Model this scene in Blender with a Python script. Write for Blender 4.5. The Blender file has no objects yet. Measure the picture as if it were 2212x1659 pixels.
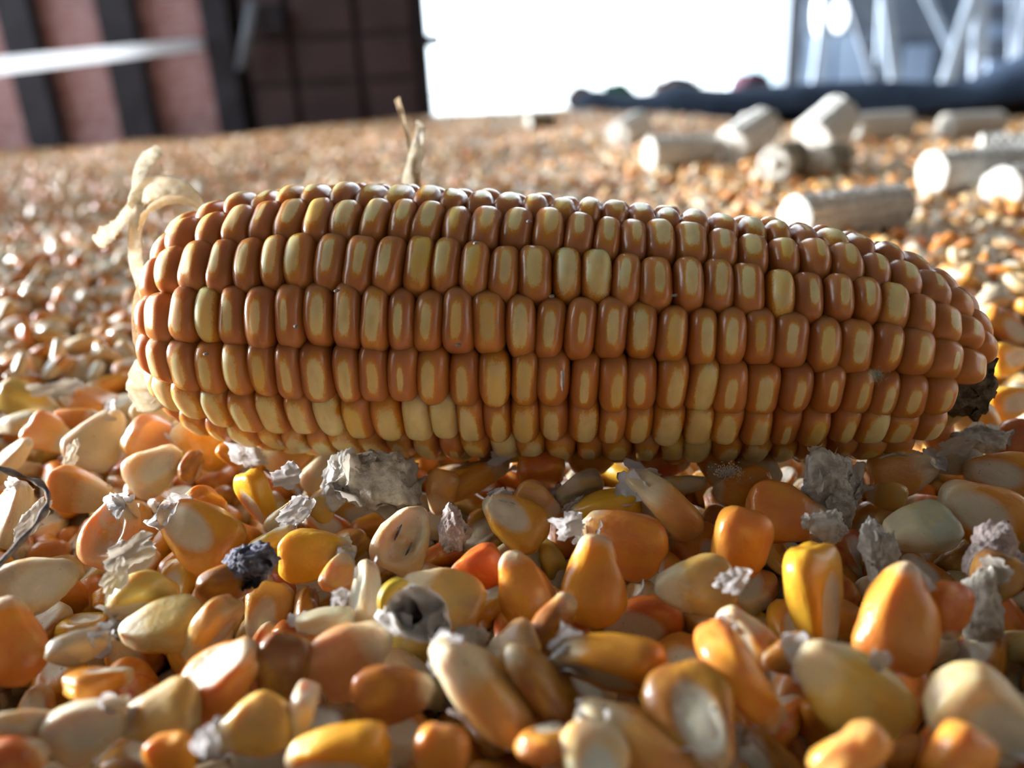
import bpy, bmesh, math, random
import numpy as np
from mathutils import Vector, Matrix, Euler, noise
random.seed(7)
rng = np.random.default_rng(7)
S = bpy.context.scene
COL = S.collection
W_, H_, F_ = 2212.0, 1659.0, 1750.0

# ------------------------------------------------------------------ camera
PITCH, ROLL, CAM_H = math.radians(20.65), 0.055, 0.072
C = Vector((0, 0, CAM_H))
FWD = Vector((0, math.cos(PITCH), -math.sin(PITCH)))
UP0 = Vector((0, math.sin(PITCH), math.cos(PITCH)))
X0 = Vector((1, 0, 0))
CR = X0 * math.cos(ROLL) - UP0 * math.sin(ROLL)
CU = X0 * math.sin(ROLL) + UP0 * math.cos(ROLL)
CAMROT = Matrix((CR, CU, -FWD)).transposed()
cam_d = bpy.data.cameras.new('camera')
cam = bpy.data.objects.new('camera', cam_d)
COL.objects.link(cam)
cam.matrix_world = Matrix.Translation(C) @ CAMROT.to_4x4()
cam_d.sensor_width = 36
cam_d.lens = 36 * F_ / W_
cam_d.clip_start = 0.005
cam_d.clip_end = 200
cam_d.dof.use_dof = True
cam_d.dof.focus_distance = 0.138
cam_d.dof.aperture_fstop = 10.5
S.camera = cam

# ------------------------------------------------------------------ light
wd = bpy.data.worlds.new('daylight')
S.world = wd
wd.use_nodes = True
bg = wd.node_tree.nodes['Background']
bg.inputs['Color'].default_value = (0.80, 0.91, 1.0, 1)
bg.inputs['Strength'].default_value = 5.2


def portal(name, loc, rot, sx, sy):
    l = bpy.data.lights.new(name, 'AREA')
    l.shape = 'RECTANGLE'
    l.size, l.size_y = sx, sy
    l.cycles.is_portal = True
    o = bpy.data.objects.new(name, l)
    o.location, o.rotation_euler = loc, rot
    COL.objects.link(o)


portal('side_doorway_portal', (-2.2, 1.05, 1.0), (0, math.radians(-90), 0), 2.2, 1.95)
portal('back_doorway_portal', (0.25, 2.05, 1.25), (math.radians(-90), 0, 0), 0.95, 2.7)
sun_d = bpy.data.lights.new('low_sun', 'SUN')
sun_d.energy = 15.5
sun_d.angle = math.radians(13)
sun_d.color = (.92, .96, 1)
sun = bpy.data.objects.new('low_sun', sun_d)
sun.rotation_mode = 'QUATERNION'
sun.rotation_quaternion = Vector((-.93, .30, .115)).to_track_quat('Z', 'Y')
COL.objects.link(sun)
S.cycles.max_bounces = 7
S.cycles.diffuse_bounces = 3
S.cycles.glossy_bounces = 2
S.cycles.adaptive_threshold = .03
S.view_settings.view_transform = 'Standard'
S.view_settings.look = 'None'
S.view_settings.gamma = 1
S.view_settings.use_curve_mapping = False
S.view_settings.exposure = 0.0


# ------------------------------------------------------------------ helpers
def ray(px, py):
    return FWD + CR * ((px - W_ / 2) / F_) + CU * ((H_ / 2 - py) / F_)


def at(px, py, d):
    return C + ray(px, py) * d


def on_z(px, py, z):
    r = ray(px, py)
    k = (z - C.z) / r.z
    return C + r * k, k


def on_y(px, py, y):
    r = ray(px, py)
    return C + r * (y / r.y)


def tag(o, label=None, cat=None, group=None, kind=None):
    if label: o['label'] = label
    if cat: o['category'] = cat
    if group: o['group'] = group
    if kind: o['kind'] = kind
    return o


def link(name, me, mats=None, parent=None, mw=None):
    o = bpy.data.objects.new(name, me)
    COL.objects.link(o)
    if mats is not None and not len(me.materials):
        me.materials.append(mats)
    if parent is not None:
        o.parent = parent
    if mw is not None:
        o.matrix_world = mw
    return o


def mesh(name, vs, fs, smooth=True):
    me = bpy.data.meshes.new(name)
    me.from_pydata([tuple(v) for v in vs], [], fs)
    if smooth:
        me.polygons.foreach_set('use_smooth', [True] * len(me.polygons))
    me.update()
    return me


def from_bm(name, bm, smooth=True):
    me = bpy.data.meshes.new(name)
    bm.to_mesh(me)
    bm.free()
    if smooth:
        me.polygons.foreach_set('use_smooth', [True] * len(me.polygons))
    return me


def box(name, lo, hi, mat, parent=None, bevel=0.0):
    bm = bmesh.new()
    bmesh.ops.create_cube(bm, size=1)
    lo, hi = Vector(lo), Vector(hi)
    for v in bm.verts:
        v.co = Vector([lo[i] + (v.co[i] + .5) * (hi[i] - lo[i]) for i in range(3)])
    if bevel:
        bmesh.ops.bevel(bm, geom=bm.edges[:], offset=bevel, segments=2, affect='EDGES', clamp_overlap=True)
    me = from_bm(name, bm, False)
    return link(name, me, mat, parent)


def sm(a, b, x):
    t = min(1, max(0, (x - a) / (b - a)))
    return t * t * (3 - 2 * t)


# ---- node helpers
class NT:
    def __init__(s, name):
        s.m = bpy.data.materials.new(name)
        s.m.use_nodes = True
        s.t = s.m.node_tree
        s.p = s.t.nodes['Principled BSDF']
        s.out = s.t.nodes['Material Output']

    def n(s, typ, **kw):
        nd = s.t.nodes.new(typ)
        for k, v in kw.items():
            setattr(nd, k, v)
        return nd

    def set(s, sock, v):
        if hasattr(v, 'is_linked') or isinstance(v, bpy.types.NodeSocket):
            s.t.links.new(v, sock)
        elif isinstance(v, (tuple, list)) and len(v) == 3 and sock.type == 'RGBA':
            sock.default_value = (*v, 1)
        else:
            sock.default_value = v

    def math(s, op, a, b=0.0, c=0.0, clamp=False):
        nd = s.n('ShaderNodeMath', operation=op, use_clamp=clamp)
        s.set(nd.inputs[0], a); s.set(nd.inputs[1], b); s.set(nd.inputs[2], c)
        return nd.outputs[0]

    def vmul(s, a, b):
        nd = s.n('ShaderNodeVectorMath', operation='MULTIPLY')
        s.set(nd.inputs[0], a); s.set(nd.inputs[1], b)
        return nd.outputs[0]

    def vadd(s, a, b):
        nd = s.n('ShaderNodeVectorMath', operation='ADD')
        s.set(nd.inputs[0], a); s.set(nd.inputs[1], b)
        return nd.outputs[0]

    def noise(s, vec, scale, detail=2, rough=.5, w=None):
        nd = s.n('ShaderNodeTexNoise')
        if w is not None:
            nd.noise_dimensions = '4D'
            s.set(nd.inputs['W'], w)
        s.set(nd.inputs['Vector'], vec)
        nd.inputs['Scale'].default_value = scale
        nd.inputs['Detail'].default_value = detail
        nd.inputs['Roughness'].default_value = rough
        return nd.outputs[0]

    def ss(s, x, a, b):
        nd = s.n('ShaderNodeMapRange', interpolation_type='SMOOTHSTEP')
        s.set(nd.inputs[0], x)
        s.set(nd.inputs[1], a); s.set(nd.inputs[2], b)
        return nd.outputs[0]

    def mix(s, f, a, b):
        nd = s.n('ShaderNodeMix', data_type='RGBA')
        s.set(nd.inputs[0], f); s.set(nd.inputs[6], a); s.set(nd.inputs[7], b)
        return nd.outputs[2]

    def ramp(s, f, stops, interp='LINEAR'):
        nd = s.n('ShaderNodeValToRGB')
        r = nd.color_ramp
        r.interpolation = interp
        while len(r.elements) < len(stops):
            r.elements.new(.5)
        for e, (p, c) in zip(r.elements, stops):
            e.position = p
            e.color = (*c, 1)
        s.set(nd.inputs[0], f)
        return nd.outputs[0]

    def bump(s, h, strength, dist):
        nd = s.n('ShaderNodeBump')
        nd.inputs['Strength'].default_value = strength
        nd.inputs['Distance'].default_value = dist
        s.set(nd.inputs['Height'], h)
        s.t.links.new(nd.outputs[0], s.p.inputs['Normal'])

    def finish(s, col, rough=.5, spec=.5, sss=0, rad=(1, .4, .12), sscale=.002, coat=0):
        s.set(s.p.inputs['Base Color'], col)
        s.set(s.p.inputs['Roughness'], rough)
        s.p.inputs['Specular IOR Level'].default_value = spec
        s.p.inputs['Subsurface Weight'].default_value = sss
        s.p.inputs['Subsurface Radius'].default_value = rad
        s.p.inputs['Subsurface Scale'].default_value = sscale
        s.p.inputs['Coat Weight'].default_value = coat
        s.p.inputs['Coat Roughness'].default_value = .15
        return s.m


def sep(nt, v):
    nd = nt.n('ShaderNodeSeparateXYZ')
    nt.set(nd.inputs[0], v)
    return nd.outputs


# half sizes of a loose kernel (metres): width, length, thickness
KX, KY, KZ = .0045, .0058, .0024


def mat_ear_kernel():
    t = NT('ear_kernel')
    obj = t.n('ShaderNodeTexCoord').outputs['Object']
    oi = t.n('ShaderNodeObjectInfo')
    rnd = oi.outputs['Random']
    r_, g_, b_ = [o for o in sepc(t, oi.outputs['Color'])]
    x, y, z = sep(t, obj)
    w = t.math('MULTIPLY', rnd, 37.0)
    n1 = t.noise(obj, 1.6, 2, .5, w)
    n2 = t.noise(obj, 14, 3, .7, w)
    nn = t.math('ADD', t.math('MULTIPLY', t.math('SUBTRACT', n1, .5), .9), t.math('MULTIPLY', t.math('SUBTRACT', n2, .5), .75))
    ox = t.math('ADD', x, t.math('MULTIPLY', t.math('SUBTRACT', rnd, .5), .3))
    dx = t.math('DIVIDE', ox, t.math('MULTIPLY', r_, .56))
    dy = t.math('DIVIDE', y, t.math('ADD', t.math('MULTIPLY', r_, .50), .26))
    d = t.math('SQRT', t.math('ADD', t.math('POWER', t.math('ABSOLUTE', dx), 3), t.math('POWER', t.math('ABSOLUTE', dy), 3)))
    d = t.math('ADD', d, nn)
    top = t.ss(z, -.1, .35)
    patch = t.math('MULTIPLY', t.math('SUBTRACT', 1.0, t.ss(d, .74, 1.08)), top)
    halo = t.math('MULTIPLY', t.math('SUBTRACT', 1.0, t.ss(d, .9, 1.7)), top)
    base = t.mix(b_, (.40, .145, .065), (.72, .30, .07))
    base = t.mix(t.math('MULTIPLY', halo, .75), base, (.74, .36, .03))
    pc = t.mix(g_, (.84, .70, .36), (.84, .54, .10))
    pc = t.mix(t.ss(n1, .35, .7), pc, (.74, .58, .27))
    col = t.mix(patch, base, pc)
    # dust specks
    sp = t.noise(obj, 30, 1, .5, w)
    col = t.mix(t.ss(sp, .78, .82), col, (.1, .06, .04))
    t.bump(t.noise(obj, 22, 2, .6, w), .12, .0003)
    rough = t.math('ADD', .26, t.math('MULTIPLY', patch, .2))
    return t.finish(col, rough, .5, .8, (1, .42, .12), .0036, .22)


def sepc(t, c):
    nd = t.n('ShaderNodeSeparateColor')
    t.set(nd.inputs[0], c)
    return nd.outputs[0], nd.outputs[1], nd.outputs[2]


def mat_loose(name, stuff):
    t = NT(name)
    obj = t.n('ShaderNodeTexCoord').outputs['Object']
    oi = t.n('ShaderNodeObjectInfo')
    rnd = oi.outputs['Random']
    u = t.vmul(obj, (1 / KX, 1 / KY, 1 / KZ))
    x, y, z = sep(t, u)
    w = t.math('MULTIPLY', rnd, 91.0)
    if stuff:
        base = t.ramp(rnd, [(0, (.70, .24, .05)), (.25, (.78, .33, .07)), (.45, (.80, .42, .14)), (.6, (.66, .22, .05)),
                            (.75, (.80, .55, .28)), (.88, (.70, .60, .42)), (1, (.80, .76, .66))], 'CONSTANT')
        pale = t.math('FRACT', t.math('MULTIPLY', rnd, 17.3))
    else:
        base = oi.outputs['Color']
        pale = oi.outputs['Alpha']
    n1 = t.noise(u, .9, 3, .55, w)
    n2 = t.noise(u, 6, 4, .65, w)
    nn = t.math('ADD', t.math('MULTIPLY', t.math('SUBTRACT', n1, .5), 1.1), t.math('MULTIPLY', t.math('SUBTRACT', n2, .5), .25))
    yy = t.math('ADD', y, nn)
    # tip turns pale; how far up the kernel is each kernel's own
    lim = t.math('SUBTRACT', t.math('MULTIPLY', pale, 1.15), .98)
    tip = t.math('SUBTRACT', 1.0, t.ss(yy, t.math('SUBTRACT', lim, .22), t.math('ADD', lim, .2)))
    # inner glow of colour: yellow and darker clouds
    col = t.mix(t.ss(n1, .42, .68), base, t.mix(.55, base, (.85, .45, .04)))
    col = t.mix(t.math('MULTIPLY', t.ss(n1, .58, .30), .5), col, t.mix(.5, base, (.38, .11, .02)))
    col = t.mix(t.math('MULTIPLY', tip, .85), col, t.mix(n2, (.80, .66, .40), (.62, .52, .34)))
    # germ: long pale oval on one broad side
    gd = t.math('SQRT', t.math('ADD', t.math('POWER', t.math('DIVIDE', x, .52), 2), t.math('POWER', t.math('DIVIDE', t.math('ADD', y, .22), .72), 2)))
    gd = t.math('ADD', gd, t.math('MULTIPLY', nn, .35))
    germ = t.math('MULTIPLY', t.math('SUBTRACT', 1.0, t.ss(gd, .68, 1.15)), t.ss(z, .0, .35))
    col = t.mix(t.math('MULTIPLY', germ, .82), col, t.mix(n2, (.82, .76, .60), (.64, .60, .48)))
    # end of the tip: grey brown scar, dirt specks
    col = t.mix(t.math('MULTIPLY', t.ss(t.math('ADD', yy, .0), -.80, -1.05), .6), col, (.36, .29, .2))
    sp = t.noise(u, 9, 1, .5, w)
    col = t.mix(t.math('MULTIPLY', t.ss(sp, .73, .77), t.math('ADD', t.math('MAXIMUM', tip, germ), .12)), col, (.05, .04, .035))
    t.bump(t.math('ADD', t.noise(u, 3.5, 3, .6, w), t.math('MULTIPLY', t.noise(u, 18, 3, .6, w), .25)), .35, .0006)
    pl = t.math('MAXIMUM', tip, germ)
    rough = t.math('ADD', .24, t.math('MULTIPLY', pl, .26))
    return t.finish(col, rough, .5, 0 if stuff else .6, (1, .45, .14), .0025, .2)


def mat_simple(name, c1, c2, scale, rough=.6, spec=.3, bump=0, bdist=.001, detail=4, sss=0, metallic=0, coord='Object', stretch=None):
    t = NT(name)
    v = t.n('ShaderNodeTexCoord').outputs[coord]
    if stretch:
        v = t.vmul(v, stretch)
    nz = t.noise(v, scale, detail, .6)
    col = t.mix(t.ss(nz, .32, .68), c1, c2)
    if bump:
        t.bump(t.noise(v, scale * 2.2, detail, .65), bump, bdist)
    t.p.inputs['Metallic'].default_value = metallic
    return t.finish(col, rough, spec, sss, (1, .8, .5), .001)


def mat_paper(name, c1, c2, trans=.35, scale=700, stretch=None):
    t = NT(name)
    v = t.n('ShaderNodeTexCoord').outputs['Object']
    if stretch: v = t.vmul(v, stretch)
    nz = t.noise(v, scale, 4, .65)
    col = t.mix(t.ss(nz, .3, .7), c1, c2)
    t.bump(nz, .25, .0002)
    t.finish(col, .75, .2)
    tr = t.n('ShaderNodeBsdfTranslucent')
    t.set(tr.inputs[0], col)
    mx = t.n('ShaderNodeMixShader')
    mx.inputs[0].default_value = trans
    t.t.links.new(t.p.outputs[0], mx.inputs[1])
    t.t.links.new(tr.outputs[0], mx.inputs[2])
    t.t.links.new(mx.outputs[0], t.out.inputs[0])
    return t.m


M_EAR = mat_ear_kernel()
M_KER = mat_loose('loose_kernel', False)
M_STF = mat_loose('heap_kernel', True)
M_CHAFF = mat_paper('chaff', (.86, .80, .72), (.60, .53, .44), .3)
M_GLUME = mat_paper('glume', (.90, .87, .86), (.76, .72, .70), .45)
M_HUSK = mat_paper('dry_husk', (.94, .91, .84), (.84, .77, .62), .5, 900, (1, 1, 1))
M_CHUNK = mat_simple('cob_fragment', (.80, .73, .63), (.42, .36, .29), 420, .85, .15, .9, .0008, 5)
M_PINK = mat_simple('pinkish_fragment', (.78, .63, .58), (.45, .34, .30), 420, .85, .15, .9, .0008, 5)
M_BLACKBIT = mat_simple('mouldy_fragment', (.06, .055, .07), (.34, .33, .40), 520, .8, .2, 1.0, .0008, 5)
M_TWIG = mat_simple('dark_twig', (.10, .08, .08), (.30, .25, .22), 500, .8, .2, .6, .0005)
M_COB = mat_simple('bare_cob', (.90, .88, .84), (.76, .73, .66), 260, .9, .1, .6, .001)
M_COBPITH = mat_simple('cob_pith', (.80, .77, .70), (.62, .57, .48), 260, .9, .1, .6, .001)
M_COBDARK = mat_simple('cob_scar', (.44, .38, .28), (.20, .17, .13), 260, .9, .1, .6, .001)
M_STUB = mat_simple('cob_stub', (.10, .08, .06), (.30, .24, .17), 600, .9, .1, 1.0, .001, 5)
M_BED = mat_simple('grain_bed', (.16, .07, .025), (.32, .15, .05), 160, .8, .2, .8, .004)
M_HAIR = mat_simple('hair', (.45, .36, .32), (.6, .5, .45), 100, .5, .4)

# ------------------------------------------------------------------ ground height
ear_pts = []


def ground(x, y):
    d = math.hypot(x, y)
    a = sm(.16, .6, d)
    z = .010 * a * noise.noise(Vector((x * 7, y * 7, 1.3))) + .009 * sm(.3, 1.5, d) * noise.noise(Vector((x * 2.3, y * 2.3, 5.1)))
    # the heap slopes away gently at the far left
    z += -.030 * sm(.7, 2.0, y) * sm(.2, -1.1, x)
    z += -.058 * sm(.5, 1.65, y) * sm(.0, .85, x)
    return z


# ------------------------------------------------------------------ large structure
M_REDBOARD = mat_simple('red_boards', (.36, .16, .16), (.52, .34, .34), 4, .55, .3, .15, .002, 5, 0, 0, 'Generated', (1, 1, 3))
M_POST = mat_simple('dark_posts', (.018, .015, .020), (.035, .03, .04), 20, .6, .3)
M_BROWN = mat_simple('brown_door', (.050, .028, .030), (.075, .042, .044), 6, .6, .3, .1, .002)
M_WALL = mat_simple('shed_wall', (.32, .31, .30), (.40, .39, .37), 3, .8, .2)
M_CEIL = mat_simple('shed_ceiling', (.16, .16, .17), (.22, .22, .22), 3, .8, .2)
M_YARD = mat_simple('yard_concrete', (.62, .62, .60), (.74, .74, .72), 2, .8, .2)
M_FLOOR = mat_simple('shed_floor', (.25, .24, .22), (.34, .32, .30), 4, .8, .2)
M_SLATE = mat_simple('slate_panels', (.17, .20, .25), (.24, .28, .34), 4, .6, .3)
M_PALEB = mat_simple('pale_panels', (.42, .53, .70), (.48, .60, .78), 3, .5, .3)
M_WHITEM = mat_simple('white_metal', (.44, .52, .62), (.54, .62, .72), 6, .4, .5)
M_GREYM = mat_simple('grey_metal', (.16, .18, .22), (.22, .25, .30), 6, .5, .4)
M_TARP = mat_simple('black_tarpaulin', (.035, .05, .085), (.06, .085, .13), 7, .85, .06, .5, .01)
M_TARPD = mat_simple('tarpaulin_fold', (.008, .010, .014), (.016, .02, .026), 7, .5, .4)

YW = 2.0                                  # plane of the red boarded wall
XD = on_y(932, 200, YW).x                 # right edge of the dark door
XP = on_y(1690, 100, YW).x


def structure(o):
    o['kind'] = 'structure'
    return o


structure(box('floor', (-3.2, -2.8, -.42), (3.6, 2.05, -.36), M_FLOOR))
structure(box('ground', (-30, 2.06, -.46), (30, 60, -.40), M_YARD))
structure(box('ceiling', (-2.3, -2.8, 2.6), (3.6, 3.8, 2.7), M_CEIL))
structure(box('wall_front', (-2.3, -2.9, -.4), (3.6, -2.8, 2.6), M_WALL))
structure(box('wall_right', (3.5, -2.8, -.4), (3.6, 3.8, 2.6), M_WALL))
structure(box('wall_left', (-2.3, -2.8, -.4), (-2.2, .08, 2.6), M_WALL))
structure(box('trim_1', (-2.3, .08, 2.1), (-2.2, 2.0, 2.6), M_WALL))

# wall of red boards between dark posts
wb = structure(box('wall_back', (-1.62, YW + .03, -.4), (XD - .28, YW + .09, 2.6), M_POST))
slope = .0
posts = [(75, 78), (285, 80), (492, 62)]
px_at = lambda u: on_y(u, 150, YW).x
edges = []
for cx, wpx in posts:
    a, b = px_at(cx - wpx / 2), px_at(cx + wpx / 2)
    edges.append((a, b))
pitch_x = edges[1][0] - edges[0][0]
allposts = [(edges[0][0] - pitch_x * k, edges[0][1] - pitch_x * k) for k in range(8, 0, -1)] + edges
hs = [-.12, .02, .15, .28, .41]
while hs[-1] < 2.5: hs.append(hs[-1] + .13)
pm = None
for a, b in allposts:
    if a < -1.64: continue
    o = box('post', (a, YW - .035, -.36), (b, YW + .03, 2.55), M_POST, wb, .006)
rr = random.Random(3)
for k in range(len(allposts) - 1):
    xa, xb = allposts[k][1], allposts[k + 1][0]
    if xa < -1.62: continue
    nb = len(hs) - 1 if k >= len(allposts) - 4 else 0
    for j in range(nb):
        if hs[j] > .6: break
        dy = rr.uniform(-.004, .004)
        box('plank', (xa - .004, YW + dy, hs[j] + .0008), (xb + .004, YW + .028, hs[j + 1] - .0008), M_REDBOARD, wb, .002)
    lo = hs[0] if nb == 0 else [h for h in hs if h > .6][0]
    box('panel', (xa - .004, YW + .004, lo), (xb + .004, YW + .028, 2.5), M_REDBOARD, wb, .003)

# dark brown door beside the boards
dx0 = px_at(530)
dr = structure(box('door_1', (dx0, YW - .01, -.36), (XD, YW + .03, 2.55), M_POST, None, .004))
cols = [px_at(u) for u in (540, 640, 782, 905)]
rows = [-.1, .085, .18, .30, .42]
for i in range(3):
    for j in range(4):
        box('panel', (cols[i] + .006, YW - .022 - .003 * ((i + j) % 2), rows[j] + .004), (cols[i + 1] - .006, YW - .008, rows[j + 1] - .004), M_BROWN, dr, .004)
    box('panel', (cols[i] + .006, YW - .022, .424), (cols[i + 1] - .006, YW - .008, 2.5), M_BROWN, dr, .004)
hp = on_y(925, 88, YW - .03)
box('latch', (hp.x - .02, YW - .05, hp.z - .012), (hp.x + .03, YW - .02, hp.z + .012), M_POST, dr, .004)
hp = on_y(588, 45, YW - .03)
box('lock_case', (hp.x - .035, YW - .05, hp.z - .03), (hp.x + .035, YW - .02, hp.z + .03), M_POST, dr, .01)


def tube(name, pts, rad, mat, parent=None, seg=8, taper=None):
    vs, fs = [], []
    pts = [Vector(p) for p in pts]
    if len(pts) > 4:
        Q, m_ = [], len(pts)
        for i in range(m_ - 1):
            p0, p1, p2, p3 = pts[max(0, i - 1)], pts[i], pts[i + 1], pts[min(m_ - 1, i + 2)]
            for j in range(5):
                t = j / 5
                Q.append(.5 * ((2 * p1) + (p2 - p0) * t + (2 * p0 - 5 * p1 + 4 * p2 - p3) * t * t + (3 * p1 - p0 - 3 * p2 + p3) * t ** 3))
        pts = Q + [pts[-1]]
    n = len(pts)
    prev = None
    for i, p in enumerate(pts):
        t = (pts[min(i + 1, n - 1)] - pts[max(i - 1, 0)]).normalized()
        if prev is None:
            a = t.orthogonal().normalized()
        else:
            a = (prev - t * prev.dot(t)).normalized()
        prev = a
        b = t.cross(a)
        r = rad * (taper(i / (n - 1)) if taper else 1)
        for k in range(seg):
            th = 2 * math.pi * k / seg
            vs.append(p + a * (r * math.cos(th)) + b * (r * math.sin(th)))
    for i in range(n - 1):
        for k in range(seg):
            k2 = (k + 1) % seg
            fs.append((i * seg + k, i * seg + k2, (i + 1) * seg + k2, (i + 1) * seg + k))
    fs.append(tuple(range(seg))[::-1])
    fs.append(tuple((n - 1) * seg + k for k in range(seg)))
    return link(name, mesh(name, vs, fs), mat, parent)


# white rail in front of the boards
ra, rb = at(512, 86, 2.02), at(-10, 143, 1.22)
rc = rb + (rb - ra) * .7
M_PIPE = mat_paper('white_plastic', (.86, .88, .90), (.90, .92, .94), .65, 5)
rail = tube('white_rail', [ra, (ra + rb) / 2, rb, rc], .0125, M_PIPE, None, 12)
tag(rail, 'white metal bar running from the dark post out to the left edge', 'rail')
tube('end_sleeve', [ra - (rb - ra) * .005, ra + (rb - ra) * .17], .0150, M_GREYM, rail, 12)
rp = Vector((rc.x, rc.y, -.36))
tube('support_post', [rp, rc], .014, M_GREYM, rail, 10)
o = tube('door_bolt', [on_y(545, 0, YW - .06), on_y(520, 150, YW - .06)], .010, M_GREYM, None, 8)
tag(o, 'grey metal bolt rod hanging beside the end of the white bar', 'bolt')

# what stands beyond the doorway on the right
XR = on_y(1697, 100, 2.6).x
wr = structure(box('wall_back.001', (on_y(1702, 60, 3.3).x, 3.3, -.4), (3.5, 3.36, 2.6), M_SLATE))
for (u0, u1, v0, v1, m) in [(1735, 1800, 75, 190, M_PALEB), (1800, 1885, 70, 190, M_PALEB), (1950, 2015, 95, 190, M_PALEB), (1712, 1740, 0, 190, M_PALEB),
                            (1905, 2030, -20, 85, M_SLATE), (1840, 1895, -20, 55, M_GREYM)]:
    a, b = on_y(u0, v1, 3.28), on_y(u1, v0, 3.28)
    box('panel', (a.x, 3.27, a.z), (b.x, 3.305, b.z), m, wr, .004)
o = structure(box('trim_2', (XR - .008, 2.56, -.4), (XR + .032, 2.66, 2.6), M_GREYM))
# far pale building in daylight
a = on_y(1585, 150, 9.0); b = on_y(1720, 150, 9.0)
M_FARB = mat_simple('far_render', (.62, .74, .78), (.66, .78, .82), 1, .8, .1)
o = structure(box('wall_far', (a.x, 9.0, -.4), (b.x + 4.2, 9.3, 3.5), M_FARB))
# white lattice tower
lat = tag(bpy.data.objects.new('lattice_frame', None), 'white metal lattice frame with leaning braces beyond the tarpaulin', 'frame')
COL.objects.link(lat)
lat.location = on_y(1900, 190, 2.9)
bpy.context.view_layer.update()


def bar(u0, v0, u1, v1, wpx, yy=2.9, m=M_WHITEM):
    a, b = on_y(u0, v0, yy), on_y(u1, v1, yy)
    r = wpx / 2 / F_ * yy
    d = (b - a).normalized()
    n_ = Vector((0, 1, 0)).cross(d).normalized()
    vs = []
    for p in (a - d * .02, b + d * .02):
        for s1, s2 in ((-1, -1), (1, -1), (1, 1), (-1, 1)):
            vs.append(p + n_ * r * s1 + Vector((0, 1, 0)) * r * .6 * s2 - lat.location)
    fs = [(0, 1, 2, 3), (7, 6, 5, 4), (0, 4, 5, 1), (1, 5, 6, 2), (2, 6, 7, 3), (3, 7, 4, 0)]
    return link('brace', mesh('brace', vs, fs, False), m, lat)


bar(1717, -60, 1728, 215, 16, 2.95)
bar(1795, -60, 1757, 215, 20, 2.88)
bar(1818, -60, 1905, 215, 20, 2.93, M_GREYM)
bar(1905, -60, 1937, 215, 19, 2.86)
bar(1908, -60, 1897, 215, 13, 2.97)
bar(1990, -30, 2050, 95, 13, 2.92)
bar(2108, -20, 2035, 205, 24, 2.84)
bar(2122, -60, 2108, 205, 24, 2.90)
bar(2188, -60, 2183, 205, 9, 2.95)
# ribbed grey sheet between the last posts
for k in range(7):
    a, b = on_y(2130, 205 - k * 40, 3.0), on_y(2182, 168 - k * 40, 3.0)
    box('rib_sheet', (a.x, 3.0, a.z), (b.x, 3.012 + .004 * (k % 2), b.z), M_PALEB if k % 2 else M_GREYM, wr, .002)
a = on_y(2192, 190, 2.9)
structure(box('trim_3', (a.x, 2.9, -.4), (3.5, 2.96, 2.6), M_SLATE))

# two bright lamps hang behind the frame
M_LAMP = NT('lamp_glow')
M_LAMP.p.inputs['Emission Color'].default_value = (.9, .97, 1, 1)
M_LAMP.p.inputs['Emission Strength'].default_value = 3
M_LAMP = M_LAMP.m
for i, (u, v, rx, ry) in enumerate([(1774, 22, 15, 50), (1812, 34, 15, 30)]):
    bm = bmesh.new()
    bmesh.ops.create_uvsphere(bm, u_segments=20, v_segments=12, radius=1)
    p = on_y(u, v, 3.15)
    k = 3.15 / F_
    for q in bm.verts:
        q.co = Vector((q.co.x * rx * k, q.co.y * .03, q.co.z * ry * k))
    o = link('window_lamp', from_bm('window_lamp', bm), M_LAMP)
    o.location = p
    tag(o, ['tall glowing white lamp behind the lattice frame', 'shorter glowing white lamp right beside the taller one'][i], 'lamp')

# tarpaulin lying along the far edge of the heap
top = [(1235, 232), (1262, 206), (1290, 200), (1320, 212), (1400, 218), (1435, 197), (1470, 190), (1510, 202), (1560, 205), (1640, 196), (1720, 190), (1820, 186), (1920, 180), (2010, 176), (2070, 176), (2110, 160), (2150, 140), (2212, 108), (2300, 60)]
bot = [244, 242, 240, 246, 252, 250, 246, 240, 240, 236, 234, 232, 234, 238, 244, 248, 250, 254, 262]
vs, fs = [], []
NP = 9
for i, ((u, v), vb) in enumerate(zip(top, bot)):
    yb = 1.72
    a = on_y(u, vb - 4, yb)
    b = on_y(u, v - 13 * (1 - sm(1850, 2050, u)), yb + .12)
    for j in range(NP):
        s = j / (NP - 1)
        ang = s * math.pi * .5
        p = Vector((a.x * (1 - s) + b.x * s, a.y + (1 - math.cos(ang)) * .12, a.z - .01 + (b.z - a.z + .01) * math.sin(ang)))
        p += Vector((0, .012, .006)) * noise.noise(Vector((u * .02, j * .9, 3)))
        vs.append(p)
    vs.append(Vector((b.x, b.y + .15, b.z - .10)))
    vs.append(Vector((b.x, b.y + .17, -.36)))
NQ = NP + 2
for i in range(len(top) - 1):
    for j in range(NQ - 1):
        a = i * NQ + j
        fs.append((a, a + NQ, a + NQ + 1, a + 1))
tp = link('tarpaulin', mesh('tarpaulin', vs, fs), M_TARP)
md = tp.modifiers.new('s', 'SUBSURF'); md.levels = md.render_levels = 1
tag(tp, 'dark blue-black plastic tarpaulin ridge along the far edge of the grain', 'tarpaulin')
# its black turned-under fold at the right
vs, fs = [], []
for i in range(12):
    s = i / 11
    u = 1990 + s * 330
    for j in range(6):
        q = j / 5
        p = on_y(u, 246 + 8 * s - q * (14 + 66 * s ** 1.4), 1.69)
        p.y += .03 * math.cos(q * 3.0) - .03 + .006 * noise.noise(Vector((i * .8, j, 0)))
        vs.append(p)
    vs.append(vs[-1] + Vector((0, .06, -.01)))
for i in range(11):
    for j in range(6):
        a = i * 7 + j
        fs.append((a, a + 7, a + 8, a + 1))
link('fold', mesh('fold', vs, fs), M_TARPD, tp)


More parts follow.
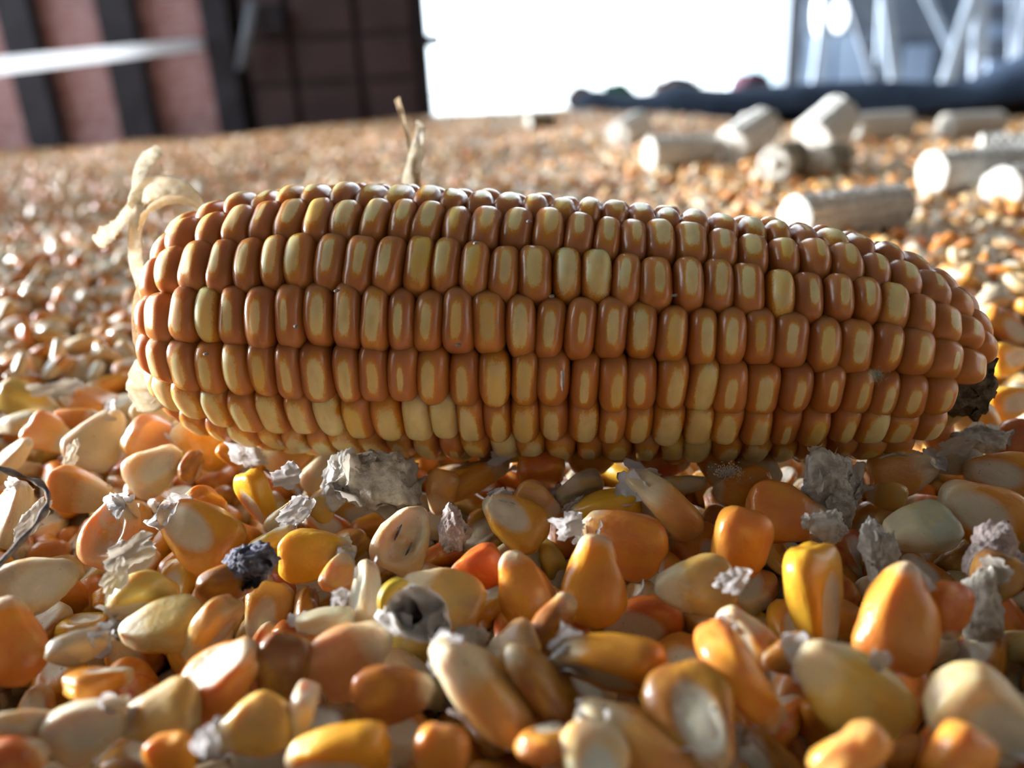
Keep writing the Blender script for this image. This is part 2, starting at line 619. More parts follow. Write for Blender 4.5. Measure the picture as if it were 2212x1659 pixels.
def lump(name, p, size, mat, seed, squash=(1, 1, 1), sub=3, rough=.35, freq=2.2, parent=None):
    bm = bmesh.new()
    bmesh.ops.create_icosphere(bm, subdivisions=sub, radius=1)
    off = Vector((seed * 3.1, seed * 1.7, 0))
    for v in bm.verts:
        n = v.co.normalized()
        d = noise.noise(n * freq + off) * rough + abs(noise.noise(n * freq * 2.6 + off)) * rough * .7
        k = size * (1 - rough * .3 + d)
        v.co = Vector((n.x * k * squash[0], n.y * k * squash[1], n.z * k * squash[2]))
    o = link(name, from_bm(name, bm), mat, parent)
    o.location = p
    return o


M_GREEN = mat_simple('green_cloth', (.02, .12, .06), (.05, .2, .1), 30, .8, .2)
M_MUD = mat_simple('brown_sacking', (.10, .06, .05), (.16, .1, .08), 30, .8, .2)
M_RED = mat_simple('red_cloth', (.20, .09, .12), (.14, .08, .12), 30, .8, .2)
o = lump('cloth_scrap', on_y(1335, 203, 1.90), .030, M_GREEN, 4, (1.3, .7, .8)); tag(o, 'small dark green scrap on the tarpaulin near the bright doorway', 'cloth')
o = lump('sack_bundle', on_y(1255, 210, 1.90), .030, M_MUD, 5, (1.1, .8, .9)); tag(o, 'brown lump at the left tip of the tarpaulin', 'bundle')
o = lump('sack_bundle', on_y(1462, 188, 1.92), .040, M_MUD, 6, (1.3, .7, .55)); tag(o, 'dark brown bundle on the tarpaulin right of the green scrap', 'bundle')
o = lump('red_bundle', on_y(1622, 186, 2.02), .040, M_RED, 7, (1.2, .8, .8)); tag(o, 'faded red bundle behind the tarpaulin left of the grey pillar', 'bundle')

# ------------------------------------------------------------------ grain bed (under the kernels)
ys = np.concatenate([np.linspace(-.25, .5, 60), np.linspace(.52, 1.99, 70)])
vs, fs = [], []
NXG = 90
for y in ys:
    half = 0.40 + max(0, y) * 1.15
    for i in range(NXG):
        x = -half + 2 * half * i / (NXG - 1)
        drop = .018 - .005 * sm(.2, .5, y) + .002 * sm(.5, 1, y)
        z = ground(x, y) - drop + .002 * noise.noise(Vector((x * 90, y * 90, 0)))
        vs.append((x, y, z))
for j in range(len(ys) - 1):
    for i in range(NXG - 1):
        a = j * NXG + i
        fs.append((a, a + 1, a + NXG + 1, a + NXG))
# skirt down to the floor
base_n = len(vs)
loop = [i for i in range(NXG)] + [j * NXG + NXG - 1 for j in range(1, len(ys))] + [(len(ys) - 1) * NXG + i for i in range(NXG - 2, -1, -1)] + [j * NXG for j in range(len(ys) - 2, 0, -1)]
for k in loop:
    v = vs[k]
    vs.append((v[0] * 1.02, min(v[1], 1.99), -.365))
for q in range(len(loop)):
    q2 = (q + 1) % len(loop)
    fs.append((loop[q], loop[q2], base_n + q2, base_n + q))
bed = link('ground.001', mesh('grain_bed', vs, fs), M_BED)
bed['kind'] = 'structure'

# ------------------------------------------------------------------ kernel meshes


def kernel_mesh(name, seed, rings=20, seg=24, germ=.35, wide=1.0, hollow=0.0, noise_amp=.10):
    vs, fs = [], []
    off = Vector((seed * 7.3, seed * 2.9, seed))
    r2 = random.Random(seed)
    lean = r2.uniform(-.12, .12)
    ex = r2.uniform(2.3, 3.2)
    ce = r2.uniform(2.6, 4.2)
    dent = r2.uniform(0, .12)
    for i in range(rings + 1):
        v = i / rings
        s = .5 * (1 - math.cos(math.pi * v))
        body = .34 + .66 * math.sin(math.pi / 2 * min(1, s / .74)) ** 1.05
        tb = .52 + .48 * math.sin(math.pi / 2 * min(1, s / .5))
        cap = 1.0
        if s > .60: cap = max(0, 1 - ((s - .60) / .40) ** ce) ** (1 / 2.3)
        if s < .10: cap *= max(0, 1 - ((.10 - s) / .10) ** 2) ** .5
        wv, tv = body * cap * wide, tb * (cap ** .85)
        for k in range(seg):
            th = 2 * math.pi * k / seg
            c, sn = math.cos(th), math.sin(th)
            x = wv * math.copysign(abs(c) ** (2 / ex), c)
            z = tv * math.copysign(abs(sn) ** (2 / ex), sn)
            y = 2 * s - 1
            y -= dent * math.exp(-(x * x) / .12 - z * z / .3) * sm(.8, 1, s)
            g = math.exp(-(((x / .50) ** 2 + ((y + .22) / .66) ** 2) ** 2))
            if z > 0:
                z -= germ * g * (z / (tv + 1e-6)) * tv
                z += germ * .55 * math.exp(-((x / .17) ** 2 + ((y + .25) / .42) ** 2)) * tv * sm(0, .5, z + .3)
                if hollow: z -= hollow * math.exp(-(((x / .55) ** 2 + ((y) / .62) ** 2) ** 2)) * (1 + .4 * noise.noise(Vector((x * 4, y * 4, seed))))
            x += lean * y * y * .6
            q = Vector((x, y, z))
            n = noise.noise_vector(q * 1.3 + off) * noise_amp + noise.noise_vector(q * 3.5 + off) * noise_amp * .25
            q += n
            vs.append((q.x * KX, q.y * KY, q.z * KZ))
    for i in range(rings):
        for k in range(seg):
            k2 = (k + 1) % seg
            fs.append((i * seg + k, i * seg + k2, (i + 1) * seg + k2, (i + 1) * seg + k))
    me = mesh(name, vs, fs)
    bm = bmesh.new(); bm.from_mesh(me)
    bmesh.ops.remove_doubles(bm, verts=bm.verts, dist=1e-6)
    bmesh.ops.recalc_face_normals(bm, faces=bm.faces)
    bm.to_mesh(me); bm.free()
    me.polygons.foreach_set('use_smooth', [True] * len(me.polygons))
    return me


KM = [kernel_mesh('kernel_form', i + 1, 26, 32, random.Random(i).uniform(.25, .5), random.Random(i + 9).uniform(.9, 1.08)) for i in range(9)]
KMH = [kernel_mesh('kernel_form_hollow', 40 + i, 34, 40, .3, 1.0, .75, .11) for i in range(2)]
KLOW = [kernel_mesh('kernel_form_low', 60 + i, 9, 10, .3, random.Random(i + 5).uniform(.9, 1.1)) for i in range(7)]
for m in KM + KMH: m.materials.append(M_KER)
for m in KLOW: m.materials.append(M_STF)


def flake_mesh(name, seed, n=16, size=1.0, ragged=.35, curl=.5, crum=.25, aspect=1.0):
    r2 = random.Random(seed)
    off = Vector((seed * 5.1, seed * .7, 2))
    bm = bmesh.new()
    vs = [bm.verts.new((0, 0, 0))]
    rings = n // 2
    seg = n * 2
    rows_ = []
    for i in range(1, rings + 1):
        rr_ = i / rings
        row = []
        for k in range(seg):
            th = 2 * math.pi * k / seg
            ed = 1 + ragged * (noise.noise(Vector((math.cos(th) * 1.4, math.sin(th) * 1.4, seed))) * 1.1 + noise.noise(Vector((math.cos(th) * 6, math.sin(th) * 6, seed))) * .5)
            x, y = math.cos(th) * rr_ * ed * aspect, math.sin(th) * rr_ * ed / aspect
            row.append(bm.verts.new((x, y, 0)))
        rows_.append(row)
    for k in range(seg):
        bm.faces.new((vs[0], rows_[0][k], rows_[0][(k + 1) % seg]))
    for i in range(rings - 1):
        for k in range(seg):
            k2 = (k + 1) % seg
            bm.faces.new((rows_[i][k], rows_[i + 1][k], rows_[i + 1][k2], rows_[i][k2]))
    for v in bm.verts:
        q = v.co.copy()
        z = curl * (q.x ** 2) * .6 + crum * (noise.noise(q * 1.5 + off) * 1.5 + abs(noise.noise(q * 2.6 + off)) * .8)
        v.co = Vector((q.x + .12 * noise.noise(q * 3 + off), q.y + .12 * noise.noise(q * 3 - off), z)) * size
    bmesh.ops.solidify(bm, geom=bm.faces[:], thickness=.04 * size)
    return from_bm(name, bm)


FL = [flake_mesh('flake_form', 10 + i, 14, 1.0, .45, random.Random(i).uniform(.2, .9), random.Random(i + 3).uniform(.08, .20), random.Random(i + 5).uniform(.75, 1.3)) for i in range(7)]
for m in FL: m.materials.append(M_GLUME)

PAL = dict(
    amber=((.72, .29, .035), .25), orange=((.76, .27, .055), .25), red=((.70, .17, .035), .3), peach=((.82, .42, .19), .5),
    tan=((.62, .40, .16), .6), yellow=((.84, .47, .04), .2), cream=((.78, .62, .36), .9), brown=((.40, .15, .035), .2),
    grey=((.50, .46, .33), .8), pale=((.80, .70, .50), 1.0), palorange=((.80, .38, .12), .65), dark=((.25, .11, .04), .2), ytan=((.74, .50, .14), .5))  # dark: brown with shade put into the kernel colour


def orient(ang, spin, tilt):
    """camera-space: kernel +Y (crown) points along ang in the picture, spin about its long axis, tilt towards the viewer"""
    a = math.radians(ang)
    m = Matrix.Rotation(a - math.pi / 2, 3, 'Z')            # +Y -> ang
    side = Vector((math.sin(a), -math.cos(a), 0))
    m = Matrix.Rotation(math.radians(tilt), 3, side) @ m
    yax = m @ Vector((0, 1, 0))
    m = Matrix.Rotation(math.radians(spin), 3, yax) @ m
    return CAMROT @ m


MODES = {'G': (0, 5), 'B': (180, 5), 'E': (90, 0), 'F': (50, 0), 'H': (135, 5), 'C': (170, 60), 'c': (90, 62), 'T': (0, -50), 'g': (-40, 10)}
# picture x, y, mode, direction of the crown, visible length in px, colouring, extras, label
# extras: digit -> papery flakes at the tip; h -> hollow face
HERO = [
 (65, 872, 'H', 160, 140, 'ytan', '', 'tan and yellow kernel lying at the left edge, below the blurred grain'),
 (195, 868, 'E', -22, 160, 'palorange', '2', 'long orange kernel on edge with a ragged pale tip, left of the ear'),
 (55, 912, 'E', 12, 120, 'grey', '', 'thin grey-olive kernel on edge near the left edge, under the tan and yellow one'),
 (110, 940, 'B', 150, 110, 'peach', '', 'peach kernel with one white-lit side near the left edge'),
 (25, 992, 'F', 230, 110, 'pale', '', 'cream-white kernel cut by the left edge'),
 (212, 952, 'B', 238, 140, 'pale', '2', 'large smooth cream kernel leaning up at the left, torn skin at its top'),
 (168, 918, 'B', 200, 105, 'orange', '', 'orange kernel tucked behind the large smooth cream kernel'),
 (335, 945, 'C', 170, 125, 'peach', '', 'brightly lit whitish kernel just left of the ear bottom'),
 (437, 958, 'H', -28, 140, 'amber', '1', 'amber kernel with a yellow spot touching the lower left of the ear'),
 (612, 985, 'B', -18, 130, 'palorange', '1', 'dusty tan-orange kernel under the ear with a grey pointed tip'),
 (335, 1012, 'G', 215, 135, 'pale', '2', 'cream kernel with a hollow white germ face below the whitish lit kernel'),
 (172, 1062, 'B', 165, 140, 'palorange', '3', 'orange kernel with clear papery skin on its right half, lower left'),
 (415, 1012, 'c', 60, 85, 'brown', '', 'dark amber kernel seen end on with a pale dot, in shade under the ear'),
 (556, 1076, 'g', 115, 130, 'yellow', '', 'yellow-orange kernel with a cream oval on its crown and dark left side'),
 (440, 1092, 'C', 150, 110, 'amber', '', 'amber kernel with yellow crown behind the big kernel with a grey germ'),
 (242, 1150, 'G', 252, 170, 'peach', '3h', 'cream hollow-faced kernel with black specks, lower left'),
 (430, 1152, 'G', -35, 205, 'amber', '4', 'big amber kernel with a grey-green germ oval and torn white skin at its tip'),
 (28, 1110, 'F', 250, 150, 'pale', '2', 'grey and cream kernel standing at the left edge beside the dark twig'),
 (80, 1262, 'G', 200, 175, 'grey', '', 'grey-cream kernel with a yellow patch at the left edge'),
 (298, 1290, 'F', 25, 165, 'ytan', '1', 'glossy pale yellow kernel with a split white ridge, lower left'),
 (28, 1382, 'B', -75, 190, 'orange', '', 'large smooth orange kernel cut by the left edge'),
 (172, 1395, 'H', 205, 130, 'grey', '2', 'grey-tan kernel with white flakes right of the large orange one'),
 (215, 1472, 'c', 175, 125, 'amber', '', 'amber kernel seen end on with a yellow patch, lower left'),
 (350, 1350, 'H', 8, 180, 'tan', '', 'shaded tan-amber kernel under the glossy pale yellow one'),
 (476, 1466, 'F', 218, 215, 'orange', '', 'orange kernel with a long speckled cream germ on its upper side'),
 (455, 1358, 'E', 55, 165, 'tan', '', 'narrow tan kernel on edge above the speckled cream germ'),
 (682, 1198, 'B', 188, 165, 'yellow', '3', 'bright orange-yellow kernel with a tan right half, left of centre'),
 (498, 1258, 'H', 200, 140, 'brown', '', 'dark brown kernel under the black mouldy fragment'),
 (735, 1238, 'C', 262, 90, 'palorange', '2', 'small tan kernel with a grey peaked tip and white flake'),
 (874, 1164, 'G', 245, 160, 'cream', 'h', 'cream kernel with a hollow grey face and two dark slits'),
 (790, 1285, 'F', 268, 145, 'pale', '1', 'cream-white kernel pointing its tip straight up'),
 (757, 1416, 'B', 215, 195, 'peach', '', 'matt peach oval kernel, lower centre left'),
 (1040, 1488, 'E', -44, 280, 'palorange', '2', 'very long orange kernel on edge with a frayed pale tip, lower centre'),
 (850, 1500, 'B', 190, 180, 'brown', '', 'dark orange-brown kernel under the matt peach oval one'),
 (958, 1288, 'H', -20, 185, 'tan', '', 'shaded greyish tan kernel below the kernel with dark slits'),
 (1130, 1268, 'B', -70, 165, 'amber', '', 'plain deep orange kernel left of the upright one with a tan top'),
 (1280, 1258, 'B', 266, 195, 'amber', '', 'upright orange kernel with a grey-tan top, centre of the foreground'),
 (1192, 1352, 'H', 240, 160, 'brown', '', 'reddish brown kernel with a pale highlight below the plain deep orange one'),
 (1318, 1432, 'F', -6, 245, 'amber', '2', 'amber kernel with a cream teardrop germ on top, tip to the left'),
 (1112, 1122, 'G', -38, 160, 'amber', '1', 'amber kernel with a large white domed germ facing the viewer'),
 (1170, 1022, 'C', 100, 130, 'red', '', 'glossy round red-orange kernel right under the middle of the ear'),
 (1018, 1030, 'E', 205, 165, 'amber', '3', 'narrow amber kernel on edge ending in clear white skin, under the ear'),
 (1272, 1002, 'C', 80, 100, 'amber', '', 'dusty amber kernel right of the glossy round red-orange one'),
 (1372, 978, 'E', 175, 110, 'grey', '', 'thin grey kernel against the underside of the ear'),
 (1432, 992, 'B', 185, 125, 'red', '', 'red-orange kernel with a grey mottled right half under the ear'),
 (1420, 1095, 'E', -44, 245, 'palorange', '2', 'long peach-orange kernel on edge with a frayed tip at its upper left'),
 (1322, 1092, 'E', 12, 160, 'yellow', '1', 'orange and yellow kernel lying on edge left of the long peach-orange one'),
 (1345, 1168, 'B', -25, 190, 'orange', '3', 'smooth orange kernel behind the upright one with a grey-tan top'),
 (1250, 1058, 'F', 25, 115, 'grey', '3', 'pale kernel wrapped in white chaff under the dusty amber one'),
 (1475, 1045, 'E', 185, 105, 'pale', '', 'small cream stalk-like kernel with a dark pitted end'),
 (1552, 1015, 'g', 110, 105, 'amber', '', 'amber kernel with a yellow face and a fluff of mould'),
 (1640, 1008, 'B', 150, 110, 'tan', '', 'tan kernel with striped skin right of the one with mould'),
 (1605, 1060, 'B', 10, 130, 'amber', '', 'dark amber kernel half under the striped tan one'),
 (1700, 1112, 'B', 168, 185, 'orange', '2', 'smooth peach-orange kernel lying against the big grey fragment'),
 (1598, 1185, 'B', 78, 185, 'orange', '3', 'orange-brown kernel with its white frayed tip pointing down'),
 (1762, 1285, 'F', 97, 225, 'yellow', '', 'shiny yellow-orange kernel with a strong white highlight, right foreground'),
 (1950, 1022, 'B', 190, 150, 'palorange', '2', 'matt peach kernel with a tuft of chaff on top, under the ear tip'),
 (1915, 1072, 'C', 0, 70, 'ytan', '', 'small greenish yellow kernel between the grey fragment and the grey-green kernel'),
 (1985, 1142, 'H', 12, 165, 'grey', '', 'dull grey-green kernel with a dented end, right foreground'),
 (2122, 1110, 'G', -30, 200, 'amber', '', 'large amber kernel with a dull tan germ near the right edge'),
 (2165, 1030, 'G', -10, 160, 'amber', '', 'amber-yellow kernel with a grey oval at the right edge, the upper one'),
 (1945, 1345, 'B', 258, 240, 'orange', '1', 'large brown-orange kernel with a soft white highlight at its foot'),
 (1502, 1266, 'B', 5, 175, 'tan', '', 'dull tan kernel below the one whose frayed tip points down'),
 (1618, 1385, 'F', -52, 165, 'palorange', '1', 'tan and orange kernel with a grey-tipped upper left end'),
 (1575, 1490, 'E', 127, 265, 'orange', '', 'long orange kernel on edge with a yellow rounded top, lower right of centre'),
 (1832, 1500, 'B', -42, 275, 'ytan', '1', 'very large tan to amber kernel with a white notch, lower right'),
 (2130, 1545, 'G', 148, 250, 'cream', '2', 'large cream kernel with a bright hollow germ at the lower right corner'),
 (1372, 1572, 'E', -25, 280, 'palorange', '2', 'long pinkish tan kernel on edge with a white knobbly tip, bottom'),
 (1508, 1555, 'T', 110, 190, 'brown', '2', 'reddish brown kernel with a glassy white tip, bottom right of centre'),
 (1165, 1472, 'E', -46, 200, 'brown', '', 'brown-orange kernel on edge between the very long one and the teardrop germ'),
 (1205, 1603, 'c', 170, 140, 'orange', '', 'shiny orange kernel seen end on at the bottom'),
 (1285, 1640, 'T', 90, 150, 'cream', '', 'cream-centred kernel with an orange rim at the bottom edge'),
 (735, 1625, 'F', 5, 225, 'yellow', '', 'amber-yellow kernel with a tan crescent at the bottom, left of centre'),
 (955, 1645, 'B', 90, 170, 'orange', '', 'rounded orange kernel cut by the bottom edge, centre'),
 (545, 1570, 'B', 20, 180, 'ytan', '3', 'yellow-tan kernel with clear blobs of skin at its lower left'),
 (655, 1548, 'E', 80, 140, 'pale', '1', 'small upright white broken kernel, bottom left of centre'),
 (190, 1572, 'G', 208, 185, 'pale', '2', 'cream kernel with a shining white hollow, bottom left'),
 (345, 1545, 'H', 15, 180, 'tan', '', 'dark tan kernel between the white hollow one and the yellow-tan one'),
 (60, 1572, 'H', 185, 180, 'grey', '', 'grey-tan kernel in shade at the left edge near the bottom'),
 (30, 1645, 'B', 200, 150, 'red', '', 'dark orange kernel in the bottom left corner'),
 (375, 1650, 'B', 100, 140, 'amber', '', 'shaded amber kernel at the bottom edge, left'),
 (1825, 1625, 'C', 120, 200, 'palorange', '1', 'pale orange-tan kernel cut by the bottom edge, right'),
 (2065, 1660, 'B', 60, 200, 'orange', '', 'orange kernel at the bottom edge near the right corner'),
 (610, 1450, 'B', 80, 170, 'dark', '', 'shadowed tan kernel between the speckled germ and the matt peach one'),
 (700, 1342, 'E', 5, 130, 'pale', '3', 'cream kernel on edge with a flaky left end, above the matt peach one'),
 (2180, 872, 'G', 200, 110, 'yellow', '', 'yellow kernel with a cream face right of the cob stub, the lower one'),
 (2180, 775, 'G', 190, 90, 'yellow', '', 'small yellow kernel right of the cob stub, the upper one'),
 (2105, 900, 'H', 150, 120, 'tan', '1', 'tan kernel leaning under the dark cob stub'),
 (2025, 945, 'B', 100, 95, 'peach', '', 'peach kernel below the right end of the ear'),
 (2180, 955, 'B', 20, 110, 'red', '', 'orange-red kernel at the right edge below the yellow ones'),
 (2060, 1000, 'E', 10, 120, 'grey', '', 'thin grey kernel between the chaff tuft and the amber-yellow kernel'),
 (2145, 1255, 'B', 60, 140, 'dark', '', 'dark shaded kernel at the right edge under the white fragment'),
 (30, 800, 'B', 20, 85, 'orange', '', 'small orange kernel at the left edge, just beginning to blur'),
 (265, 875, 'F', 200, 85, 'pale', '1', 'small greyish white kernel below the hanging husk'),
 (335, 890, 'B', 160, 95, 'cream', '', 'cream kernel between the husk flap and the ear'),
 (60, 740, 'H', 100, 80, 'orange', '', 'blurred orange-brown kernel at the left edge level with the ear middle'),
 (620, 1110, 'E', 220, 110, 'pale', '3', 'whitish kernel bundled in chaff left of the big crumpled fragment'),
 (590, 1165, 'E', 210, 110, 'ytan', '2', 'small pale kernel with a hooked end above the mouldy fragment'),
 (705, 1020, 'B', 240, 110, 'cream', '2', 'cream kernel with one polished side, left part of the crumpled fragment'),
 (1160, 1085, 'B', 150, 110, 'peach', '', 'pale-crowned orange kernel behind the one with the white domed germ'),
 (700, 1085, 'B', 240, 80, 'ytan', '1', 'small tan kernel tucked under the crumpled fragment'),
 (960, 1060, 'B', 80, 100, 'palorange', '', 'orange kernel right of the crumpled fragment in the shade'),
 (505, 985, 'E', 140, 80, 'amber', '2', 'small amber kernel with clear skin under the ear, left'),
 (2050, 1320, 'B', 80, 130, 'red', '', 'reddish kernel showing behind the large brown-orange one'),
 (1030, 1230, 'B', 20, 130, 'red', '', 'dark orange kernel behind the shaded greyish tan one'),
 (1105, 1400, 'H', 30, 130, 'tan', '', 'dark tan kernel under the hollow husk'),
 (1700, 1410, 'B', 20, 120, 'brown', '', 'brown kernel in the gap below the shiny yellow-orange one'),
]

# ------------------------------------------------------------------ the ear: axis, profile
AX = [(365, 690, .1655), (800, 695, .162), (1300, 718, .158), (1800, 748, .1535), (2010, 780, .1515), (2140, 808, .1505)]
AXP = [at(*a) for a in AX]
axu = [a[0] for a in AX]


def axis_at(u):
    for i in range(len(axu) - 1):
        if u <= axu[i + 1] or i == len(axu) - 2:
            k = (u - axu[i]) / (axu[i + 1] - axu[i])
            return AXP[i].lerp(AXP[i + 1], k)


PR = [(378, 60), (374, 125), (388, 180), (412, 217), (462, 246), (545, 270), (655, 286), (780, 294), (950, 293), (1150, 287), (1350, 279), (1550, 268), (1700, 258),
      (1820, 247), (1910, 230), (1985, 206), (2045, 172), (2088, 134), (2116, 95)]
EAR = bpy.data.objects.new('maize_ear', None)
COL.objects.link(EAR)
EAR.location = Vector((AXP[2].x, AXP[2].y, 0.0))
tag(EAR, 'large ear of orange and cream maize lying on the loose kernels', 'maize')
bpy.context.view_layer.update()
adir = (AXP[-2] - AXP[0]).normalized()
mid = AXP[2]
e1 = (C - mid); e1 = (e1 - adir * e1.dot(adir)).normalized()
e2 = adir.cross(e1).normalized()
if e2.z < 0: e2 = -e2


def prof_world(i):
    u, r = PR[i]
    d = np.interp(u, axu, [a[2] for a in AX])
    return axis_at(u), r * d / F_ * 1.0


pw = [prof_world(i) for i in range(len(PR))]
# resample profile by arc length: (axial, radius)
ax_s = [(p - AXP[0]).dot(adir) for p, r in pw]
seglen = [0]
for i in range(1, len(pw)):
    seglen.append(seglen[-1] + math.hypot(ax_s[i] - ax_s[i - 1], pw[i][1] - pw[i - 1][1]))


def prof(s):
    u = float(np.interp(s, seglen, [p[0] for p in PR]))
    r = float(np.interp(s, seglen, [p[1] for p in pw]))
    return axis_at(u), r


def ear_kernel_mesh(seed):
    n = 9
    r2 = random.Random(seed)
    bm = bmesh.new()
    bmesh.ops.create_cube(bm, size=2)
    bmesh.ops.subdivide_edges(bm, edges=bm.edges[:], cuts=n, use_grid_fill=True)
    px_, py_, pz_ = r2.uniform(2.7, 3.4), r2.uniform(2.5, 3.3), r2.uniform(2.5, 2.9)
    off = Vector((seed * 4.1, seed, 0))
    skew = r2.uniform(-.08, .08)
    pinch = r2.uniform(-.08, .12)
    for v in bm.verts:
        c = v.co
        # cube -> sphere direction
        x, y, z = c
        d = Vector((x * math.sqrt(max(0, 1 - y * y / 2 - z * z / 2 + y * y * z * z / 3)),
                    y * math.sqrt(max(0, 1 - z * z / 2 - x * x / 2 + z * z * x * x / 3)),
                    z * math.sqrt(max(0, 1 - x * x / 2 - y * y / 2 + x * x * y * y / 3))))
        k = (abs(d.x) ** px_ + abs(d.y) ** py_ + abs(d.z) ** pz_) ** (-1 / 3.0)
        q = d * k
        tz = (q.z + 1) / 2
        f = .78 + .22 * sm(0, .5, tz)
        q.x *= f; q.y *= f
        q.x += skew * q.y
        q.x *= 1 - pinch * q.y * .5
        q += noise.noise_vector(q * 1.1 + off) * .05
        v.co = q
    me = from_bm('ear_kernel_form', bm)
    me.materials.append(M_EAR)
    return me


EK = [ear_kernel_mesh(i + 1) for i in range(8)]
NROW = 16
total = seglen[-1]
rk = random.Random(11)
ear_spheres = []
rows_list = []
for row in range(NROW):
    theta = math.radians(1.5 + row * 360 / NROW) + rk.uniform(-.01, .01)
    rows_list.append((row, theta))
hidden = []
ear_inv = EAR.matrix_world.inverted()
ndone = 0
for row, theta in rows_list:
    kk = row if row <= NROW // 2 else row - NROW
    visible = -4 <= kk <= 4
    s = .0035 + rk.uniform(0, .003) + (.004 if row % 2 else 0)
    while s < total - .001:
        p, r = prof(s)
        p2, r2_ = prof(min(total, s + .0015)); p1, r1_ = prof(max(0, s - .0015))
        pitch = .00505 * rk.uniform(.90, 1.11) * (1 + .28 * (1 - sm(400, 560, float(np.interp(s, seglen, [q[0] for q in PR]))))) * (1 + .22 * sm(1850, 2020, float(np.interp(s, seglen, [q[0] for q in PR]))))
        if row in (2, 3) and s < .02: pitch *= 1.25
        radial = e1 * math.cos(theta) + e2 * math.sin(theta)
        P = p + radial * r
        T = ((p2 + radial * r2_) - (p1 + radial * r1_)).normalized()
        N = (radial * T.dot(adir) - adir * T.dot(radial)).normalized()
        T = (T - N * T.dot(N)).normalized()
        B = N.cross(T)
        wob = .0004 * math.sin(s * 260 + row * 1.9)
        hw = max(.0022, r * math.pi / NROW * 1.0)
        endf = sm(total - .022, total - .004, s)
        u_here = float(np.interp(s, seglen, [q[0] for q in PR]))
        if kk in (-2, -3, -1) and u_here > 2005: break
        if kk in (-3, -4) and u_here > 1950: break
        if kk == 0 and u_here > 2062: break
        a_ = pitch * .5 * 1.13 * (1 + .12 * endf)
        b_ = min(hw * 1.10, .0067) * (1 - .05 * endf)
        c_ = .0048
        bul = rk.uniform(-.00025, .0003)
        ctr = P - N * (c_ - bul) + B * wob
        R3 = Matrix((T, B, N)).transposed()
        tw = Matrix.Rotation(rk.uniform(-.05, .05), 3, 'Z') @ Matrix.Rotation(rk.uniform(-.05, .05), 3, 'Y')
        R3 = R3 @ tw
        mw = Matrix.Translation(ctr) @ R3.to_4x4() @ Matrix.Diagonal((a_, b_, c_, 1))
        f = sm(300, 560, u_here)
        big = rk.random()
        size = .70 * rk.uniform(.75, 1.25)
        if big > .90: size = rk.uniform(.95, 1.35)
        if big < .10: size = rk.uniform(.3, .5)
        size *= 1 - .35 * sm(1500, 1950, u_here)
        if u_here > 1980: size *= .6
        if kk == -2: size *= 1.45
        if kk <= -3: size *= 1.5
        if u_here < 420: size *= .8
        yel = max(0, rk.gauss(.15, .35)) * (1 if rk.random() < .6 else 2)
        brt = rk.uniform(.25, .6) + .25 * (1 - f) + .15 * sm(1800, 2050, u_here)  # base colour lightened toward the left end, standing in for light there
        mi = rk.randrange(len(EK))
        if visible:
            o = link('kernel', EK[mi], None, EAR)
            o.matrix_parent_inverse = ear_inv
            o.matrix_world = mw
            o.color = (size, min(1, yel), min(1, brt), 1)
        else:
            hidden.append((mi, mw))
        ear_spheres.append((ctr.x, ctr.y, ctr.z, .0062))
        s += pitch
        ndone += 1
# rows on the far side, out of sight: one joined part
bm = bmesh.new()
for mi, mw in hidden:
    t_ = bmesh.new()
    bmesh.ops.create_icosphere(t_, subdivisions=2, radius=1.05)
    tmp = bpy.data.meshes.new('t'); t_.to_mesh(tmp); t_.free()
    tmp.transform(ear_inv @ mw)
    bm.from_mesh(tmp)
    bpy.data.meshes.remove(tmp)
M_EARB = mat_simple('ear_far_side', (.60, .27, .06), (.72, .48, .16), 150, .35, .4)
fk = link('far_side_kernels', from_bm('far_side_kernels', bm), M_EARB, EAR)
fk['kind'] = 'stuff'
# cob core and stub
def lathe_axis(name, s_list, mat, seed, amp, seg=28, shift=Vector((0, 0, 0))):
    vs, fs = [], []
    for i, (u, r) in enumerate(s_list):
        p = axis_at(u) + shift
        for k in range(seg):
            th = 2 * math.pi * k / seg
            rad = r * (1 + amp * noise.noise(Vector((math.cos(th) * 2.5, math.sin(th) * 2.5, i * .9 + seed))) + amp * .8 * noise.noise(Vector((math.cos(th) * 9, math.sin(th) * 9, i * 2.1 + seed))))
            vs.append(p + (e1 * math.cos(th) + e2 * math.sin(th)) * rad + adir * (r * amp * .6 * noise.noise(Vector((th * 3, i, seed)))) - EAR.location)
    n = len(s_list)
    for i in range(n - 1):
        for k in range(seg):
            k2 = (k + 1) % seg
            fs.append((i * seg + k, i * seg + k2, (i + 1) * seg + k2, (i + 1) * seg + k))
    fs.append(tuple(range(seg))); fs.append(tuple((n - 1) * seg + k for k in range(seg))[::-1])
    me = mesh(name, vs, fs)
    return link(name, me, mat, EAR)


M_CORE = mat_simple('ear_core', (.40, .20, .07), (.55, .3, .12), 300, .8, .2, .5, .0006)
lathe_axis('cob_core', [(318, .006)] + [(u, .0150 if 420 < u < 1800 else (.0105 if u <= 420 else .0105)) for u in range(345, 1990, 60)] + [(2030, .008)], M_CORE, 3, .08)
sh = e2 * -.0016
stub = lathe_axis('cob_stub', [(1990, .0075), (2020, .0074), (2050, .0073), (2070, .0070), (2088, .0071), (2100, .0068), (2112, .0066), (2122, .0060), (2126, .0045), (2118, .003), (2112, .001)], M_STUB, 8, .22, 48, sh)
stub['label'] = 'dark broken cob end at the right tip of the ear'
